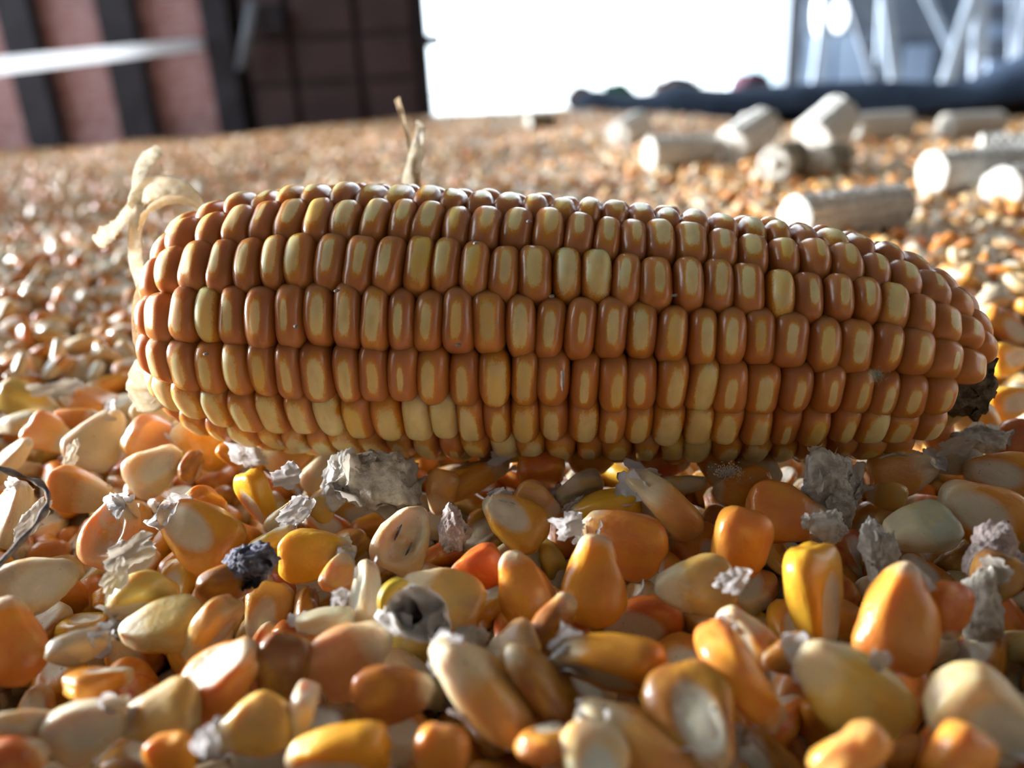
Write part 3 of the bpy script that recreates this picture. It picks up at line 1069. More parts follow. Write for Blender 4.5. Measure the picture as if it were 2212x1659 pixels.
# scales on the stub's end
rs = random.Random(5)
for k in range(46):
    th = rs.uniform(0, 2 * math.pi); rad = .0062 * math.sqrt(rs.random())
    u = 2119 if rad < .005 else rs.uniform(2060, 2118)
    p = axis_at(u) + sh + (e1 * math.cos(th) + e2 * math.sin(th)) * (rad if u > 2118 else .0067)
    o = link('scale', FL[rs.randrange(7)], None, EAR)
    o.matrix_parent_inverse = ear_inv
    rot = Euler((rs.uniform(0, 6), rs.uniform(0, 6), rs.uniform(0, 6))).to_matrix().to_4x4()
    o.matrix_world = Matrix.Translation(p) @ rot @ Matrix.Scale(rs.uniform(.0006, .0012), 4)
    o.data = o.data
    o.material_slots[0].link = 'OBJECT'
    o.material_slots[0].material = M_STUB
    o.name = 'scale'


def strip(name, pts, widths, mat, parent=None, twist=0, seed=1, cup=.25, thick=.00010, ragged=.15):
    """pts: (px,py,depth); widths in px -> a thin dry leaf strip"""
    P = [at(*p) for p in pts]
    # catmull resample
    R, Wd = [], []
    n = len(P)
    for i in range(n - 1):
        p0, p1, p2, p3 = P[max(0, i - 1)], P[i], P[i + 1], P[min(n - 1, i + 2)]
        for j in range(7):
            t = j / 7
            q = .5 * ((2 * p1) + (p2 - p0) * t + (2 * p0 - 5 * p1 + 4 * p2 - p3) * t * t + (3 * p1 - p0 - 3 * p2 + p3) * t ** 3)
            R.append(q); Wd.append(1.3 * (widths[i] * (1 - t) + widths[i + 1] * t) * pts[i][2] / F_)
    R.append(P[-1]); Wd.append(widths[-1] * pts[-1][2] / F_)
    vs, fs = [], []
    m = 7
    base = P[0] if parent is None else parent.location
    for i, q in enumerate(R):
        t = (R[min(i + 1, len(R) - 1)] - R[max(i - 1, 0)]).normalized()
        tocam = (C - q).normalized()
        a = t.cross(tocam).normalized()
        b = a.cross(t)
        ang = twist * (i / len(R)) + .35 * noise.noise(Vector((i * .25, seed, 0)))
        aa = a * math.cos(ang) + b * math.sin(ang)
        bb = b * math.cos(ang) - a * math.sin(ang)
        for k in range(m):
            s = k / (m - 1) * 2 - 1
            w = Wd[i] * .5 * (1 + ragged * noise.noise(Vector((i * .7, s * 2, seed))))
            vs.append(q + aa * s * w + bb * (cup * w * (s * s - .4) + .25 * w * noise.noise(Vector((i * .5, s * 1.5, seed + 4)))) - base)
    for i in range(len(R) - 1):
        for k in range(m - 1):
            a_ = i * m + k
            fs.append((a_, a_ + 1, a_ + m + 1, a_ + m))
    o = link(name, mesh(name, vs, fs), mat, parent)
    if parent is None: o.location = base
    md = o.modifiers.new('t', 'SOLIDIFY'); md.thickness = thick
    return o


M_HUSKD = mat_paper('brown_husk', (.62, .48, .30), (.42, .28, .15), .35, 900)
st = strip('husk_strand', [(440, 450, .168), (415, 425, .170), (385, 405, .171), (340, 402, .171), (305, 420, .170), (285, 450, .168)], [6, 26, 34, 38, 34, 18], M_HUSK, EAR, .3, 1)
strip('husk_strand', [(430, 452, .166), (400, 432, .166), (360, 432, .166), (320, 455, .166), (305, 480, .166), (300, 500, .166)], [4, 14, 16, 14, 14, 8], M_HUSK, EAR, 1.2, 6)
strip('husk_strand', [(292, 440, .168), (298, 405, .170), (303, 372, .171), (318, 345, .172), (347, 322, .172)], [16, 19, 20, 24, 18], M_HUSK, EAR, .3, 2)
strip('husk_strand', [(300, 432, .168), (275, 462, .168), (255, 482, .167), (232, 500, .166), (205, 523, .165)], [20, 20, 18, 32, 36], M_HUSK, EAR, .9, 3, .5, .0001, .5)
strip('husk_strand', [(302, 445, .167), (292, 490, .166), (291, 540, .165), (298, 590, .165), (312, 640, .166)], [14, 20, 22, 22, 16], M_HUSK, EAR, .5, 4)
strip('husk_strand', [(345, 775, .163), (325, 800, .160), (318, 840, .157), (335, 885, .154)], [30, 55, 62, 52], M_HUSK, EAR, .2, 5, .35)
s6 = strip('husk_strand', [(905, 415, .19), (893, 350, .192), (880, 290, .194), (868, 245, .195), (858, 212, .195)], [10, 10, 9, 9, 14], M_HUSKD, EAR, .8, 7)
s6['label'] = 'brown dry strand rising behind the ear'
strip('husk_strand', [(884, 420, .19), (890, 380, .191), (900, 330, .192), (908, 280, .193), (900, 262, .193)], [26, 28, 22, 14, 5], M_HUSK, EAR, .6, 8)
tube('silk_thread', [at(1843, 850, .131), at(1858, 865, .1305), at(1868, 890, .130), at(1872, 920, .130), at(1885, 935, .130), at(1920, 945, .130), at(1955, 965, .129), at(1985, 975, .127)], .00018, M_HAIR, EAR, 6)
tube('silk_thread', [at(1887, 528, .150), at(1888, 515, .150), at(1892, 505, .150), at(1885, 497, .150), at(1878, 494, .150)], .00012, M_TWIG, EAR, 6)
tube('silk_thread', [at(1885, 497, .150), at(1893, 502, .150), at(1901, 497, .150)], .00010, M_HUSK, EAR, 6)
# green lint and a white chip stuck to the kernels
M_LINT = mat_simple('green_lint', (.30, .34, .22), (.42, .44, .30), 900, .9, .1)
vs, fs = [], []
rl = random.Random(2)
p0 = at(1893, 810, .1290)
for k in range(160):
    d = Vector([rl.gauss(0, 1) for _ in range(3)]).normalized()
    a = Vector([rl.gauss(0, 1) for _ in range(3)]).normalized() * .00004
    L = rl.uniform(.0006, .0018)
    i = len(vs)
    st_ = p0 + Vector([rl.gauss(0, .0005) for _ in range(3)])
    vs += [st_ - a, st_ + a, st_ + d * L]
    fs.append((i, i + 1, i + 2))
tag_ = link('lint', mesh('lint', [v - EAR.location for v in vs], fs, False), M_LINT, EAR)
tag_['label'] = 'small grey-green tuft of lint'
for k_, (u_, v_) in enumerate([(727, 628), (445, 765), (1457, 638), (1192, 640), (1143, 478), (1028, 525), (640, 705), (990, 745)]):
    lump('speck', at(u_, v_, .1335 if u_ < 800 else .131) - EAR.location, .0004, M_TWIG, k_, (1.3, 1, .7), 2, parent=EAR)
o = link('chip', FL[2], None, EAR)
o.matrix_parent_inverse = ear_inv
o.matrix_world = Matrix.Translation(at(1215, 818, .1285)) @ CAMROT.to_4x4() @ Matrix.Diagonal((.0003, .0016, .0003, 1))

# ------------------------------------------------------------------ loose kernels: heroes, then filler, relaxed apart
items = []   # dict(pos, rot 3x3, scale, hero)
for h in HERO:
    x, y, mode, ang, L, pal, ex, lab = h
    zc = .0015 if y > 700 else .001
    P, d = on_z(x, y, zc)
    Lr = L * d / F_
    spin, tilt = MODES[mode]
    rr2 = random.Random(x * 31 + y)
    spin += rr2.uniform(-14, 14); tilt += rr2.uniform(-8, 8)
    ref = 2 * KY
    if mode in 'Cc': ref = 2 * KX * 1.12
    if mode == 'T': ref = 2 * KY * .8
    sc = min(1.38, max(.62, Lr / ref))
    items.append(dict(p=P, r=orient(ang, spin, tilt), s=sc, hero=h))
nh = len(items)
# filler candidates near the camera
rf = random.Random(21)
cand = []
for layer, (zc, sp) in enumerate([(-.0062, .0090), (-.0112, .0090)]):
    y = .03
    while y < .215:
        x = -.16
        while x < .16:
            cand.append((x + rf.uniform(-.003, .003), y + rf.uniform(-.003, .003), zc + rf.uniform(-.0015, .001), layer))
            x += sp
        y += sp
for (x, y, z, layer) in cand:
    q = CAMROT.transposed() @ (Vector((x, y, z)) - C)
    if q.z > -.03: continue
    u, v = W_ / 2 + F_ * q.x / -q.z, H_ / 2 - F_ * q.y / -q.z
    if not (-120 < u < W_ + 120 and v < H_ + 150): continue
    # tumbled orientation, mostly lying flat-ish
    R = Euler((rf.gauss(0, .7), rf.gauss(0, .8), rf.uniform(0, 6.283)), 'XYZ').to_matrix()
    items.append(dict(p=Vector((x, y, z)), r=R, s=rf.uniform(.85, 1.08), layer=layer, uv=(u, v)))
n_it = len(items)
off = np.array([(0, -.62, 0), (0, -.15, .0), (.38, .35, 0), (-.38, .35, 0), (0, .62, 0), (.45, .0, 0), (-.45, 0, 0)]) * np.array([KX, KY, KZ])
rad = np.array([.55, .85, .9, .9, .8, .75, .75]) * KZ
P = np.array([i['p'][:] for i in items]); R = np.array([[list(r) for r in i['r']] for i in items]); Sx = np.array([i['s'] for i in items])
fixed = np.array([('hero' in i) for i in items])
E = np.array(ear_spheres)
Er = E[:, 3]
nS = len(off)
rads = (Sx[:, None] * rad[None]).ravel()
owner = np.repeat(np.arange(n_it), nS)
for it in range(36):
    cs = (np.einsum('nij,kj->nki', R, off) * Sx[:, None, None] + P[:, None, :]).reshape(-1, 3)
    order = np.argsort(cs[:, 0])
    push = np.zeros((n_it, 3)); tq = np.zeros((n_it, 3)); cnt = np.zeros(n_it) + 1e-9
    # broad phase on kernel centres
    D = P[:, None, :] - P[None, :, :]
    close = np.argwhere(np.triu((np.einsum('ijk,ijk->ij', D, D) < .0125 ** 2), 1))
    A, Bq = close[:, 0], close[:, 1]
    csr = cs.reshape(n_it, nS, 3); rr3 = rads.reshape(n_it, nS)
    dd = csr[A][:, :, None, :] - csr[Bq][:, None, :, :]
    dist = np.sqrt((dd ** 2).sum(-1)) + 1e-9
    pen = rr3[A][:, :, None] + rr3[Bq][:, None, :] - dist
    msk = pen > 0
    nvec = dd / dist[..., None]
    f = np.where(msk, pen, 0)[..., None] * nvec
    fa = f.sum((1, 2)) / np.maximum(1, msk.sum((1, 2)))[:, None]
    np.add.at(push, A, fa); np.add.at(push, Bq, -fa)
    ta = np.cross(csr[A][:, :, None, :] - P[A][:, None, None, :], f).sum((1, 2))
    tb = np.cross(csr[Bq][:, None, :, :] - P[Bq][:, None, None, :], -f).sum((1, 2))
    np.add.at(tq, A, ta); np.add.at(tq, Bq, tb)
    # ear
    de = P[:, None, :] - E[None, :, :3]
    di = np.sqrt((de ** 2).sum(-1))
    pe = np.clip(Er[None] + KZ * 1.2 - di, 0, None)
    ep = (pe[..., None] * de / di[..., None]).sum(1)
    k_ = np.where(fixed, .12, .55)[:, None]
    push = push * k_ + np.clip(ep, -.002, .002) * np.where(fixed, 0, .35)[:, None]
    push[:, 2] = np.where(fixed, push[:, 2], np.minimum(push[:, 2], .0004) - .00008)
    push = np.clip(push, -.0015, .0015)
    P += push
    P[:, 2] = np.maximum(P[:, 2], -.022)
    tq = np.clip(tq * 9000, -.12, .12) * np.where(fixed, .0, 1)[:, None]
    for i in np.argwhere(np.abs(tq).sum(1) > .01).ravel():
        v = Vector(tq[i]); a = v.length
        R[i] = np.array((Matrix.Rotation(a, 3, v) @ Matrix(R[i].tolist())))

# pick which filler kernels are objects of their own: those that show most (coarse depth buffer)
GW, GH, GS = 316, 237, 7.0
zb = np.full((GH, GW), 9e9); idb = np.full((GH, GW), -1)
yy_, xx_ = np.mgrid[0:GH, 0:GW]
M3 = np.array([[*CR], [*CU], [*(-FWD)]])
cs = (np.einsum('nij,kj->nki', R, off) * Sx[:, None, None] + P[:, None, :]).reshape(-1, 3)


def splat(c, r, i):
    q = M3 @ (c - np.array(C))
    if q[2] > -.04: return
    u, v, rr_ = (W_ / 2 + F_ * q[0] / -q[2]) / GS, (H_ / 2 - F_ * q[1] / -q[2]) / GS, r * F_ / -q[2] / GS
    x0, x1, y0, y1 = int(max(0, u - rr_)), int(min(GW, u + rr_ + 1)), int(max(0, v - rr_)), int(min(GH, v + rr_ + 1))
    if x0 >= x1 or y0 >= y1: return
    m = ((xx_[y0:y1, x0:x1] + .5 - u) ** 2 + (yy_[y0:y1, x0:x1] + .5 - v) ** 2 < rr_ * rr_) & (zb[y0:y1, x0:x1] > -q[2])
    zb[y0:y1, x0:x1][m] = -q[2]
    idb[y0:y1, x0:x1][m] = i


for c, o_, r_ in zip(cs, owner, rads):
    splat(c, r_ * 1.35, o_)
for e_ in ear_spheres:
    splat(np.array(e_[:3]), e_[3], -2)
seen = np.bincount(idb[idb >= 0].ravel(), minlength=n_it)
cand = sorted([i for i in range(nh, n_it) if seen[i] >= 3], key=lambda i: -seen[i])
chosen = set(cand[:300 - nh])
shorts = {}
for h in HERO:
    t_ = h[7]
    for wd_ in (' with', ' at ', ' under', ' on ', ' in ', ' lying', ' behind', ' tucked', ' leaning', ' below', ' cut', ' just', ' touching', ' seen', ' standing', ' right', ' above', ' pointing', ' against',
                ' half', ' bundled', ' left', ' near', ' ending', ' beside', ' between', ' wrapped', ' crossing', ', ', ' showing', ' level', ' and its'):
        k_ = t_.find(wd_, 8)
        if k_ > 0: t_ = t_[:k_]
    shorts.setdefault(t_, []).append(h)
anchors = [(k_, v_[0][0], v_[0][1]) for k_, v_ in shorts.items() if len(v_) == 1 and len(k_.split()) >= 3]
CNAME = dict(dark='shade-darkened brown', amber='amber', orange='orange', palorange='pale orange', tan='tan', yellow='yellow', cream='cream', brown='brown', peach='peach', red='reddish', ytan='yellow-tan', pale='whitish', grey='greyish')
used_labels = set()


def filler_label(p, pal):
    q = M3 @ (np.array(p) - np.array(C))
    u, v = W_ / 2 + F_ * q[0] / -q[2], H_ / 2 - F_ * q[1] / -q[2]
    for nm_, ax_, ay_ in sorted(anchors, key=lambda a_: (a_[1] - u) ** 2 + (a_[2] - v) ** 2):
        dx_, dy_ = u - ax_, v - ay_
        if abs(dx_) > 2 * abs(dy_): dr_ = 'left of' if dx_ < 0 else 'right of'
        elif abs(dy_) > 2 * abs(dx_): dr_ = 'above' if dy_ < 0 else 'below'
        else: dr_ = ('upper ' if dy_ < 0 else 'lower ') + ('left of' if dx_ < 0 else 'right of')
        lb = f'{CNAME[pal]} half-buried kernel, {dr_} the {nm_}'
        if lb not in used_labels and len(lb.split()) <= 16:
            used_labels.add(lb)
            return lb


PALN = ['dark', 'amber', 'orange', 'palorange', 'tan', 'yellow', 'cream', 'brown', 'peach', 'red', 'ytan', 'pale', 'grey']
PALW = [3, 8, 8, 4, 2.5, 2, .7, 7, 1.2, 4, 1.5, .5, .8]  # browner weights stand in for shade on the buried kernels
rest = []
rp_ = random.Random(77)


def flakes_on(o, n, sc, seed, base=.0019):
    r3 = random.Random(seed)
    for k in range(n):
        fl = bpy.data.objects.new('papery_skin', FL[r3.randrange(7)])
        COL.objects.link(fl)
        fl.parent = o
        th = r3.uniform(0, 6.28)
        yy = -KY * r3.uniform(.62, 1.0)
        fl.location = (KX * .34 * math.cos(th), yy, KZ * .55 * math.sin(th))
        nrm = Vector((math.cos(th), -.5 - r3.random() * .4, math.sin(th) * 1.3)).normalized()
        fl.rotation_mode = 'QUATERNION'
        fl.rotation_quaternion = nrm.to_track_quat('Z', 'Y') @ Euler((r3.uniform(-.6, .6), r3.uniform(-.6, .6), r3.uniform(0, 6.28))).to_quaternion()
        k2 = base * r3.uniform(.55, 1.15)
        fl.scale = (k2, k2 * r3.uniform(.7, 1.3), k2)


for i in range(n_it):
    it = items[i]
    mw = Matrix.Translation(Vector(P[i])) @ Matrix(R[i].tolist()).to_4x4() @ Matrix.Scale(float(Sx[i]), 4)
    if 'hero' in it:
        x, y, mode, ang, L, pal, ex, lab = it['hero']
        me = KMH[i % 2] if 'h' in ex else KM[(x * 7 + y) % len(KM)]
        o = link('maize_kernel', me, None, None, mw)
        tag(o, lab, 'kernel', 'loose kernels in front of the ear')
        c, a = PAL[pal]
        r3 = random.Random(x + y * 3)
        o.color = (*[min(.9, q * r3.uniform(.92, 1.08)) for q in c], min(1, max(0, a + r3.uniform(-.1, .1))))
        if (x, y) == (874, 1164):
            for sx_, sy_ in ((.30, -.10), (-.28, .22)):
                sl = lump('slit', Vector((KX * sx_, KY * sy_, KZ * .28)), .0011, M_BLACKBIT, 3, (.16, 1.25, .35), 3, .15, parent=o)
        nf = [int(ch) for ch in ex if ch.isdigit()]
        if nf: flakes_on(o, nf[0] + 1, 1, x * y)
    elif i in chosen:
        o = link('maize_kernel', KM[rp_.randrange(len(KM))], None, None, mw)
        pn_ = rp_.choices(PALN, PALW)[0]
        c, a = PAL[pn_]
        o.color = (*[min(.9, q * rp_.uniform(.8, 1.0)) for q in c], min(1, max(0, a + rp_.uniform(-.15, .15))))  # colour darkened as if shaded by the kernels above
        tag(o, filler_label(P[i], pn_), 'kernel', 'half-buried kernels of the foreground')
        if rp_.random() < .15: flakes_on(o, 2, 1, i)
    else:
        rest.append((P[i], Matrix(R[i].tolist()).to_euler(), float(Sx[i])))

# ------------------------------------------------------------------ the rest of the heap
pts, rots, scls = [], [], []
for p, e, s in rest:
    pts.append(tuple(p)); rots.append(tuple(e)); scls.append(s)
rh = random.Random(99)


def earfoot(x, y):
    p = Vector((x, y, 0)) - AXP[0]
    s = p.x * adir.x + p.y * adir.y
    L_ = (AXP[-1] - AXP[0]).length
    c = abs(-p.x * adir.y + p.y * adir.x)
    return -.004 < s < L_ + .004 and c < .013


def hull_in(x, y, z, m=140):
    q = CAMROT.transposed() @ (Vector((x, y, z)) - C)
    if q.z > -.02: return False
    u, v = W_ / 2 + F_ * q.x / -q.z, H_ / 2 - F_ * q.y / -q.z
    return -m < u < W_ + m and v < H_ + 600


def scatter(y0, y1, sp, dz, zj, tilt, m=520, outside=False):
    y = y0
    while y < y1:
        half = .22 + .95 * y
        x = -half
        while x < half:
            a, b = x + rh.uniform(-.5, .5) * sp, y + rh.uniform(-.5, .5) * sp
            g = ground(a, b) + dz + rh.uniform(-zj, zj)
            if outside and (hull_in(a, b, g, 110) or (abs(a) < .05 and b < .06)): x += sp; continue
            if b < 1.97 and (outside or hull_in(a, b, g, m)) and not (earfoot(a, b) and g > -.006):
                pts.append((a, b, g))
                rots.append((rh.gauss(0, tilt), rh.gauss(0, tilt), rh.uniform(0, 6.283)))
                scls.append(rh.uniform(.82, 1.1))
            x += sp
        y += sp


scatter(.03, .22, .008, -.014, .002, .8)
scatter(-.06, .215, .0088, -.002, .002, .6, 520, True)
scatter(-.06, .215, .0088, -.009, .002, .6, 520, True)
scatter(.215, .60, .0088, .0000, .0022, .6)
scatter(.215, .60, .0085, -.006, .002, .8)
scatter(.60, 1.1, .0098, .0, .003, .6)
scatter(.60, 1.1, .0100, -.006, .003, .6)
scatter(1.1, 1.98, .0112, -.001, .004, .6)
me = bpy.data.meshes.new('heap_points')
me.from_pydata(pts, [], [])
at_r = me.attributes.new('rot', 'FLOAT_VECTOR', 'POINT'); at_r.data.foreach_set('vector', np.array(rots, dtype=np.float32).ravel())
at_s = me.attributes.new('scl', 'FLOAT', 'POINT'); at_s.data.foreach_set('value', np.array(scls, dtype=np.float32))
heap = link('heaped_kernels', me)
tag(heap, 'deep heap of loose orange and cream maize kernels spread to the walls', 'maize', None, 'stuff')
kc = bpy.data.collections.new('kernel_forms')
for m in KLOW:
    o = bpy.data.objects.new('kernel_form', m)
    kc.objects.link(o)
g = bpy.data.node_groups.new('heap', 'GeometryNodeTree')
g.interface.new_socket('Geometry', in_out='INPUT', socket_type='NodeSocketGeometry')
g.interface.new_socket('Geometry', in_out='OUTPUT', socket_type='NodeSocketGeometry')
gi, go = g.nodes.new('NodeGroupInput'), g.nodes.new('NodeGroupOutput')
ci = g.nodes.new('GeometryNodeCollectionInfo'); ci.inputs[0].default_value = kc
ci.inputs['Separate Children'].default_value = True; ci.inputs['Reset Children'].default_value = True
iop = g.nodes.new('GeometryNodeInstanceOnPoints'); iop.inputs['Pick Instance'].default_value = True
na = g.nodes.new('GeometryNodeInputNamedAttribute'); na.data_type = 'FLOAT_VECTOR'; na.inputs[0].default_value = 'rot'
ns = g.nodes.new('GeometryNodeInputNamedAttribute'); ns.data_type = 'FLOAT'; ns.inputs[0].default_value = 'scl'
rv = g.nodes.new('FunctionNodeRandomValue'); rv.data_type = 'INT'
rv.inputs[4].default_value = 0; rv.inputs[5].default_value = 60
g.links.new(gi.outputs[0], iop.inputs['Points'])
g.links.new(ci.outputs[0], iop.inputs['Instance'])
g.links.new(rv.outputs[2], iop.inputs['Instance Index'])
g.links.new(na.outputs[0], iop.inputs['Rotation'])
g.links.new(ns.outputs[0], iop.inputs['Scale'])
g.links.new(iop.outputs[0], go.inputs[0])
md = heap.modifiers.new('heap', 'NODES'); md.node_group = g

# ------------------------------------------------------------------ bare cobs on the heap behind


def cob(px, py, Lpx, Dpx, ang, yaw, label, seed, dark=False, zoff=0):
    """px,py centre in the picture; ang: direction of the axis in the picture, yaw: turned away from the viewer"""
    r4 = random.Random(seed)
    g0 = .0
    Pp, d = on_z(px, py + Dpx * .5, 0)
    g0 = ground(Pp.x, Pp.y)
    Pp, d = on_z(px, py + Dpx * .5, g0)
    rad_ = Dpx / 2 * d / F_
    L = Lpx * d / F_ / max(.3, math.cos(yaw))
    a = X0 * math.cos(yaw) + Vector((0, 1, 0)) * math.sin(yaw)
    a = (a * math.cos(ang) + Vector((0, 0, 1)) * math.sin(ang)).normalized()
    cpos = Vector((Pp.x, Pp.y + rad_ * .3, g0 + rad_ * .86 + zoff + abs(math.sin(ang)) * L * .4))
    b1 = a.cross(Vector((0, 0, 1))).normalized() if abs(a.z) < .95 else X0
    b2 = a.cross(b1)
    root = bpy.data.objects.new('bare_cob', None)
    COL.objects.link(root); root.location = cpos
    tag(root, label, 'cob', 'bare cobs on the heap')
    # body with honeycomb sockets
    nr = max(8, int(L / .0008)); seg = 84
    cellx, ncell = .0052, 12
    vs, fs = [], []
    for i in range(nr + 1):
        s = i / nr
        xx = -L / 2 + L * s
        for k in range(seg):
            th = 2 * math.pi * k / seg
            cu = th / (2 * math.pi) * ncell
            row = math.floor(cu)
            fu = (cu - row) * 2 - 1
            fv = ((xx / cellx + (row % 2) * .5) % 1.0) * 2 - 1
            pit = max(abs(fu), abs(fv))
            dep = -.0030 * (1 - sm(.35, .95, pit))
            dep += .0006 * noise.noise(Vector((math.cos(th) * 3, math.sin(th) * 3, xx * 200 + seed)))
            taper_ = 1 - .05 * s
            vs.append(a * xx + (b1 * math.cos(th) + b2 * math.sin(th)) * (rad_ * taper_ + dep))
    for i in range(nr):
        for k in range(seg):
            k2 = (k + 1) % seg
            fs.append((i * seg + k, i * seg + k2, (i + 1) * seg + k2, (i + 1) * seg + k))
    o = link('cob_body', mesh('cob_body', vs, fs), M_COBDARK if dark else M_COB, root)
    # broken ends: ring and pith
    for sgn, s in ((-1, 0), (1, nr)):
        vs, fs = [], []
        for j, (rr_, dx) in enumerate([(1.0, 0), (.86, .0012), (.62, .0006), (.5, .0), (.35, .0016), (.0001, .002)]):
            for k in range(28):
                th = 2 * math.pi * k / 28
                tp_ = (1 - .05 * (0 if sgn < 0 else 1))
                jig = 1 + .08 * noise.noise(Vector((math.cos(th) * 4, math.sin(th) * 4, j + seed))) * (rr_ > .01)
                vs.append(a * (sgn * (L / 2 + dx + .0008 * noise.noise(Vector((th * 2, j, seed))))) + (b1 * math.cos(th) + b2 * math.sin(th)) * rad_ * rr_ * jig * tp_ * .98)
        for j in range(5):
            for k in range(28):
                k2 = (k + 1) % 28
                fs.append((j * 28 + k, j * 28 + k2, (j + 1) * 28 + k2, (j + 1) * 28 + k))
        link('broken_end', mesh('broken_end', vs, fs), M_COBPITH, root)
    return root


COBS = [
 (1835, 455, 265, 105, 0, .35, 'large bare white cob lying just behind the right half of the ear', False),
 (2110, 362, 215, 95, 0, .2, 'brightly lit long white cob at the right edge, front one of two', False),
 (2185, 325, 110, 80, 0, -.4, 'bright white cob behind the long lit one at the right edge', False),
 (2195, 400, 90, 95, 0, .5, 'short white cob cut by the right edge', False),
 (1472, 325, 142, 72, 0, .25, 'pale cob with a lit left end, leftmost of the near cob cluster', False),
 (1618, 305, 90, 85, .35, .6, 'thick cob with a dark right end in the middle cluster', False),
 (1698, 342, 92, 72, 0, 1.0, 'greyish round-ended cob low in the middle cluster', True),
 (1788, 290, 84, 100, .5, .5, 'short bright cob tipped up in the middle cluster', False),
 (1795, 338, 80, 60, 0, .8, 'dark-ended cob under the tipped-up bright one', True),
 (1900, 272, 140, 66, 0, .3, 'pale cob right of the tipped-up bright one', False),
 (2100, 268, 130, 56, 0, .2, 'pale cob far back below the black tarpaulin fold', False),
 (1362, 286, 62, 60, .2, .9, 'small pale cob standing alone left of the cob cluster', False),
 (1170, 262, 56, 34, 0, .3, 'small grey cob far back near the bright doorway', True),
 (1640, 262, 70, 40, 0, .4, 'small pale cob behind the thick one with a dark end', False),
]
for i, c in enumerate(COBS):
    cob(*c[:6], c[6], i + 3, c[7])

# ------------------------------------------------------------------ fragments and chaff among the front kernels


def ragged_lump(name, px, py, size_px, mat, seed, squash, label, cat, nfl=6, zc=.004, flmat=None, rough=.42, freq=1.35):
    Pp, d = on_z(px, py, zc)
    sz = size_px / 2 * d / F_
    bm = bmesh.new()
    bmesh.ops.create_icosphere(bm, subdivisions=5, radius=1)
    off_ = Vector((seed * 3.1, seed * 1.7, 0))
    rq = random.Random(seed)
    planes = [(Vector([rq.gauss(0, 1) for _ in range(3)]).normalized(), rq.uniform(.55, 1.0)) for _ in range(13)]
    for v in bm.verts:
        n = v.co.normalized()
        k = 1.25
        for pn, pd in planes:
            q_ = n.dot(pn)
            if q_ > .05: k = min(k, pd / q_)
        dd_ = noise.noise(n * freq + off_) * rough * .5 + (abs(noise.noise(n * freq * 2.6 + off_)) - .25) * rough * .55 + noise.noise(n * 7 + off_) * .07 + noise.noise(n * 15 + off_) * .03
        k = sz * (k + dd_)
        v.co = Vector((n.x * k * squash[0], n.y * k * squash[1], n.z * k * squash[2]))
    me_ = from_bm(name, bm)
    o = link(name, me_, mat, None, Matrix.Translation(Pp) @ CAMROT.to_4x4())
    tag(o, label, cat)
    r5 = random.Random(seed)
    vsn = [v.co.copy() for v in me_.vertices]
    for k in range(nfl):
        fl = bpy.data.objects.new('papery_skin', FL[r5.randrange(7)])
        COL.objects.link(fl)
        fl.parent = o
        co = r5.choice([v for v in vsn if v.z > -sz * .1])
        fl.location = co
        fl.rotation_mode = 'QUATERNION'
        fl.rotation_quaternion = co.normalized().to_track_quat('Z', 'Y') @ Euler((r5.uniform(-1, 1), r5.uniform(-1, 1), r5.uniform(0, 6.28))).to_quaternion()
        k2 = sz * r5.uniform(.18, .42)
        fl.scale = (k2, k2 * r5.uniform(.6, 1.2), k2)
        if flmat:
            fl.material_slots[0].link = 'OBJECT'
            fl.material_slots[0].material = flmat
    return o


ragged_lump('cob_fragment', 835, 1045, 165, M_CHUNK, 3, (1.05, .95, .6), 'big crumpled grey-white cob fragment just below the ear, left of centre', 'fragment', 13, .005, M_CHAFF)
ragged_lump('cob_fragment', 745, 1035, 120, M_CHAFF, 4, (.8, 1.05, .6), 'whitish flaky fragment joined to the left of the big crumpled one', 'fragment', 10, .006, M_GLUME)
ragged_lump('cob_fragment', 1800, 1050, 150, M_CHUNK, 5, (.95, 1.1, .6), 'grey-white ragged fragment with dark hollows, right of centre under the ear', 'fragment', 12, .005, M_CHAFF)
ragged_lump('cob_fragment', 1790, 1135, 90, M_CHAFF, 15, (1.2, .8, .6), 'tan ribbed fragment below the ragged one with dark hollows', 'fragment', 5, .004, M_CHAFF)
ragged_lump('cob_fragment', 980, 1150, 90, M_PINK, 6, (.85, 1.35, .6), 'pinkish grey crusty fragment right of the kernel with dark slits', 'fragment', 3, .003, M_CHAFF)
ragged_lump('cob_fragment', 545, 1215, 120, M_BLACKBIT, 7, (1.1, .8, .6), 'black and purple-grey mouldy fragment on the dark brown kernel', 'fragment', 6, .005, M_BLACKBIT)
ragged_lump('cob_fragment', 1895, 1190, 110, M_CHAFF, 8, (.75, 1.35, .6), 'tan folded scrap between the shiny yellow kernel and the grey-green one', 'fragment', 5, .002, M_CHAFF)
ragged_lump('cob_fragment', 2150, 1200, 110, M_PINK, 9, (1.1, 1.2, .6), 'whitish knobbly fragment near the right edge', 'fragment', 7, .003, M_GLUME)
ragged_lump('cob_fragment', 2120, 945, 90, M_CHUNK, 10, (1.5, .6, .6), 'grey-lilac flattened chaff right of the peach kernel at the ear tip', 'fragment', 6, .003, M_CHAFF)
ragged_lump('cob_fragment', 1010, 1385, 80, M_CHAFF, 12, (1.2, .9, .6), 'dull beige scrap above the very long orange kernel', 'fragment', 2, .001, M_CHAFF)
ragged_lump('cob_fragment', 2120, 1310, 130, M_CHUNK, 13, (.7, 1.3, .6), 'dark grey fibrous scrap at the right between large kernels', 'fragment', 3, -.001, M_CHAFF)
ragged_lump('cob_fragment', 1135, 975, 60, M_GLUME, 14, (1.1, .6, .4), 'clear white skin fragment beside the narrow amber kernel', 'fragment', 4, .004, M_GLUME)
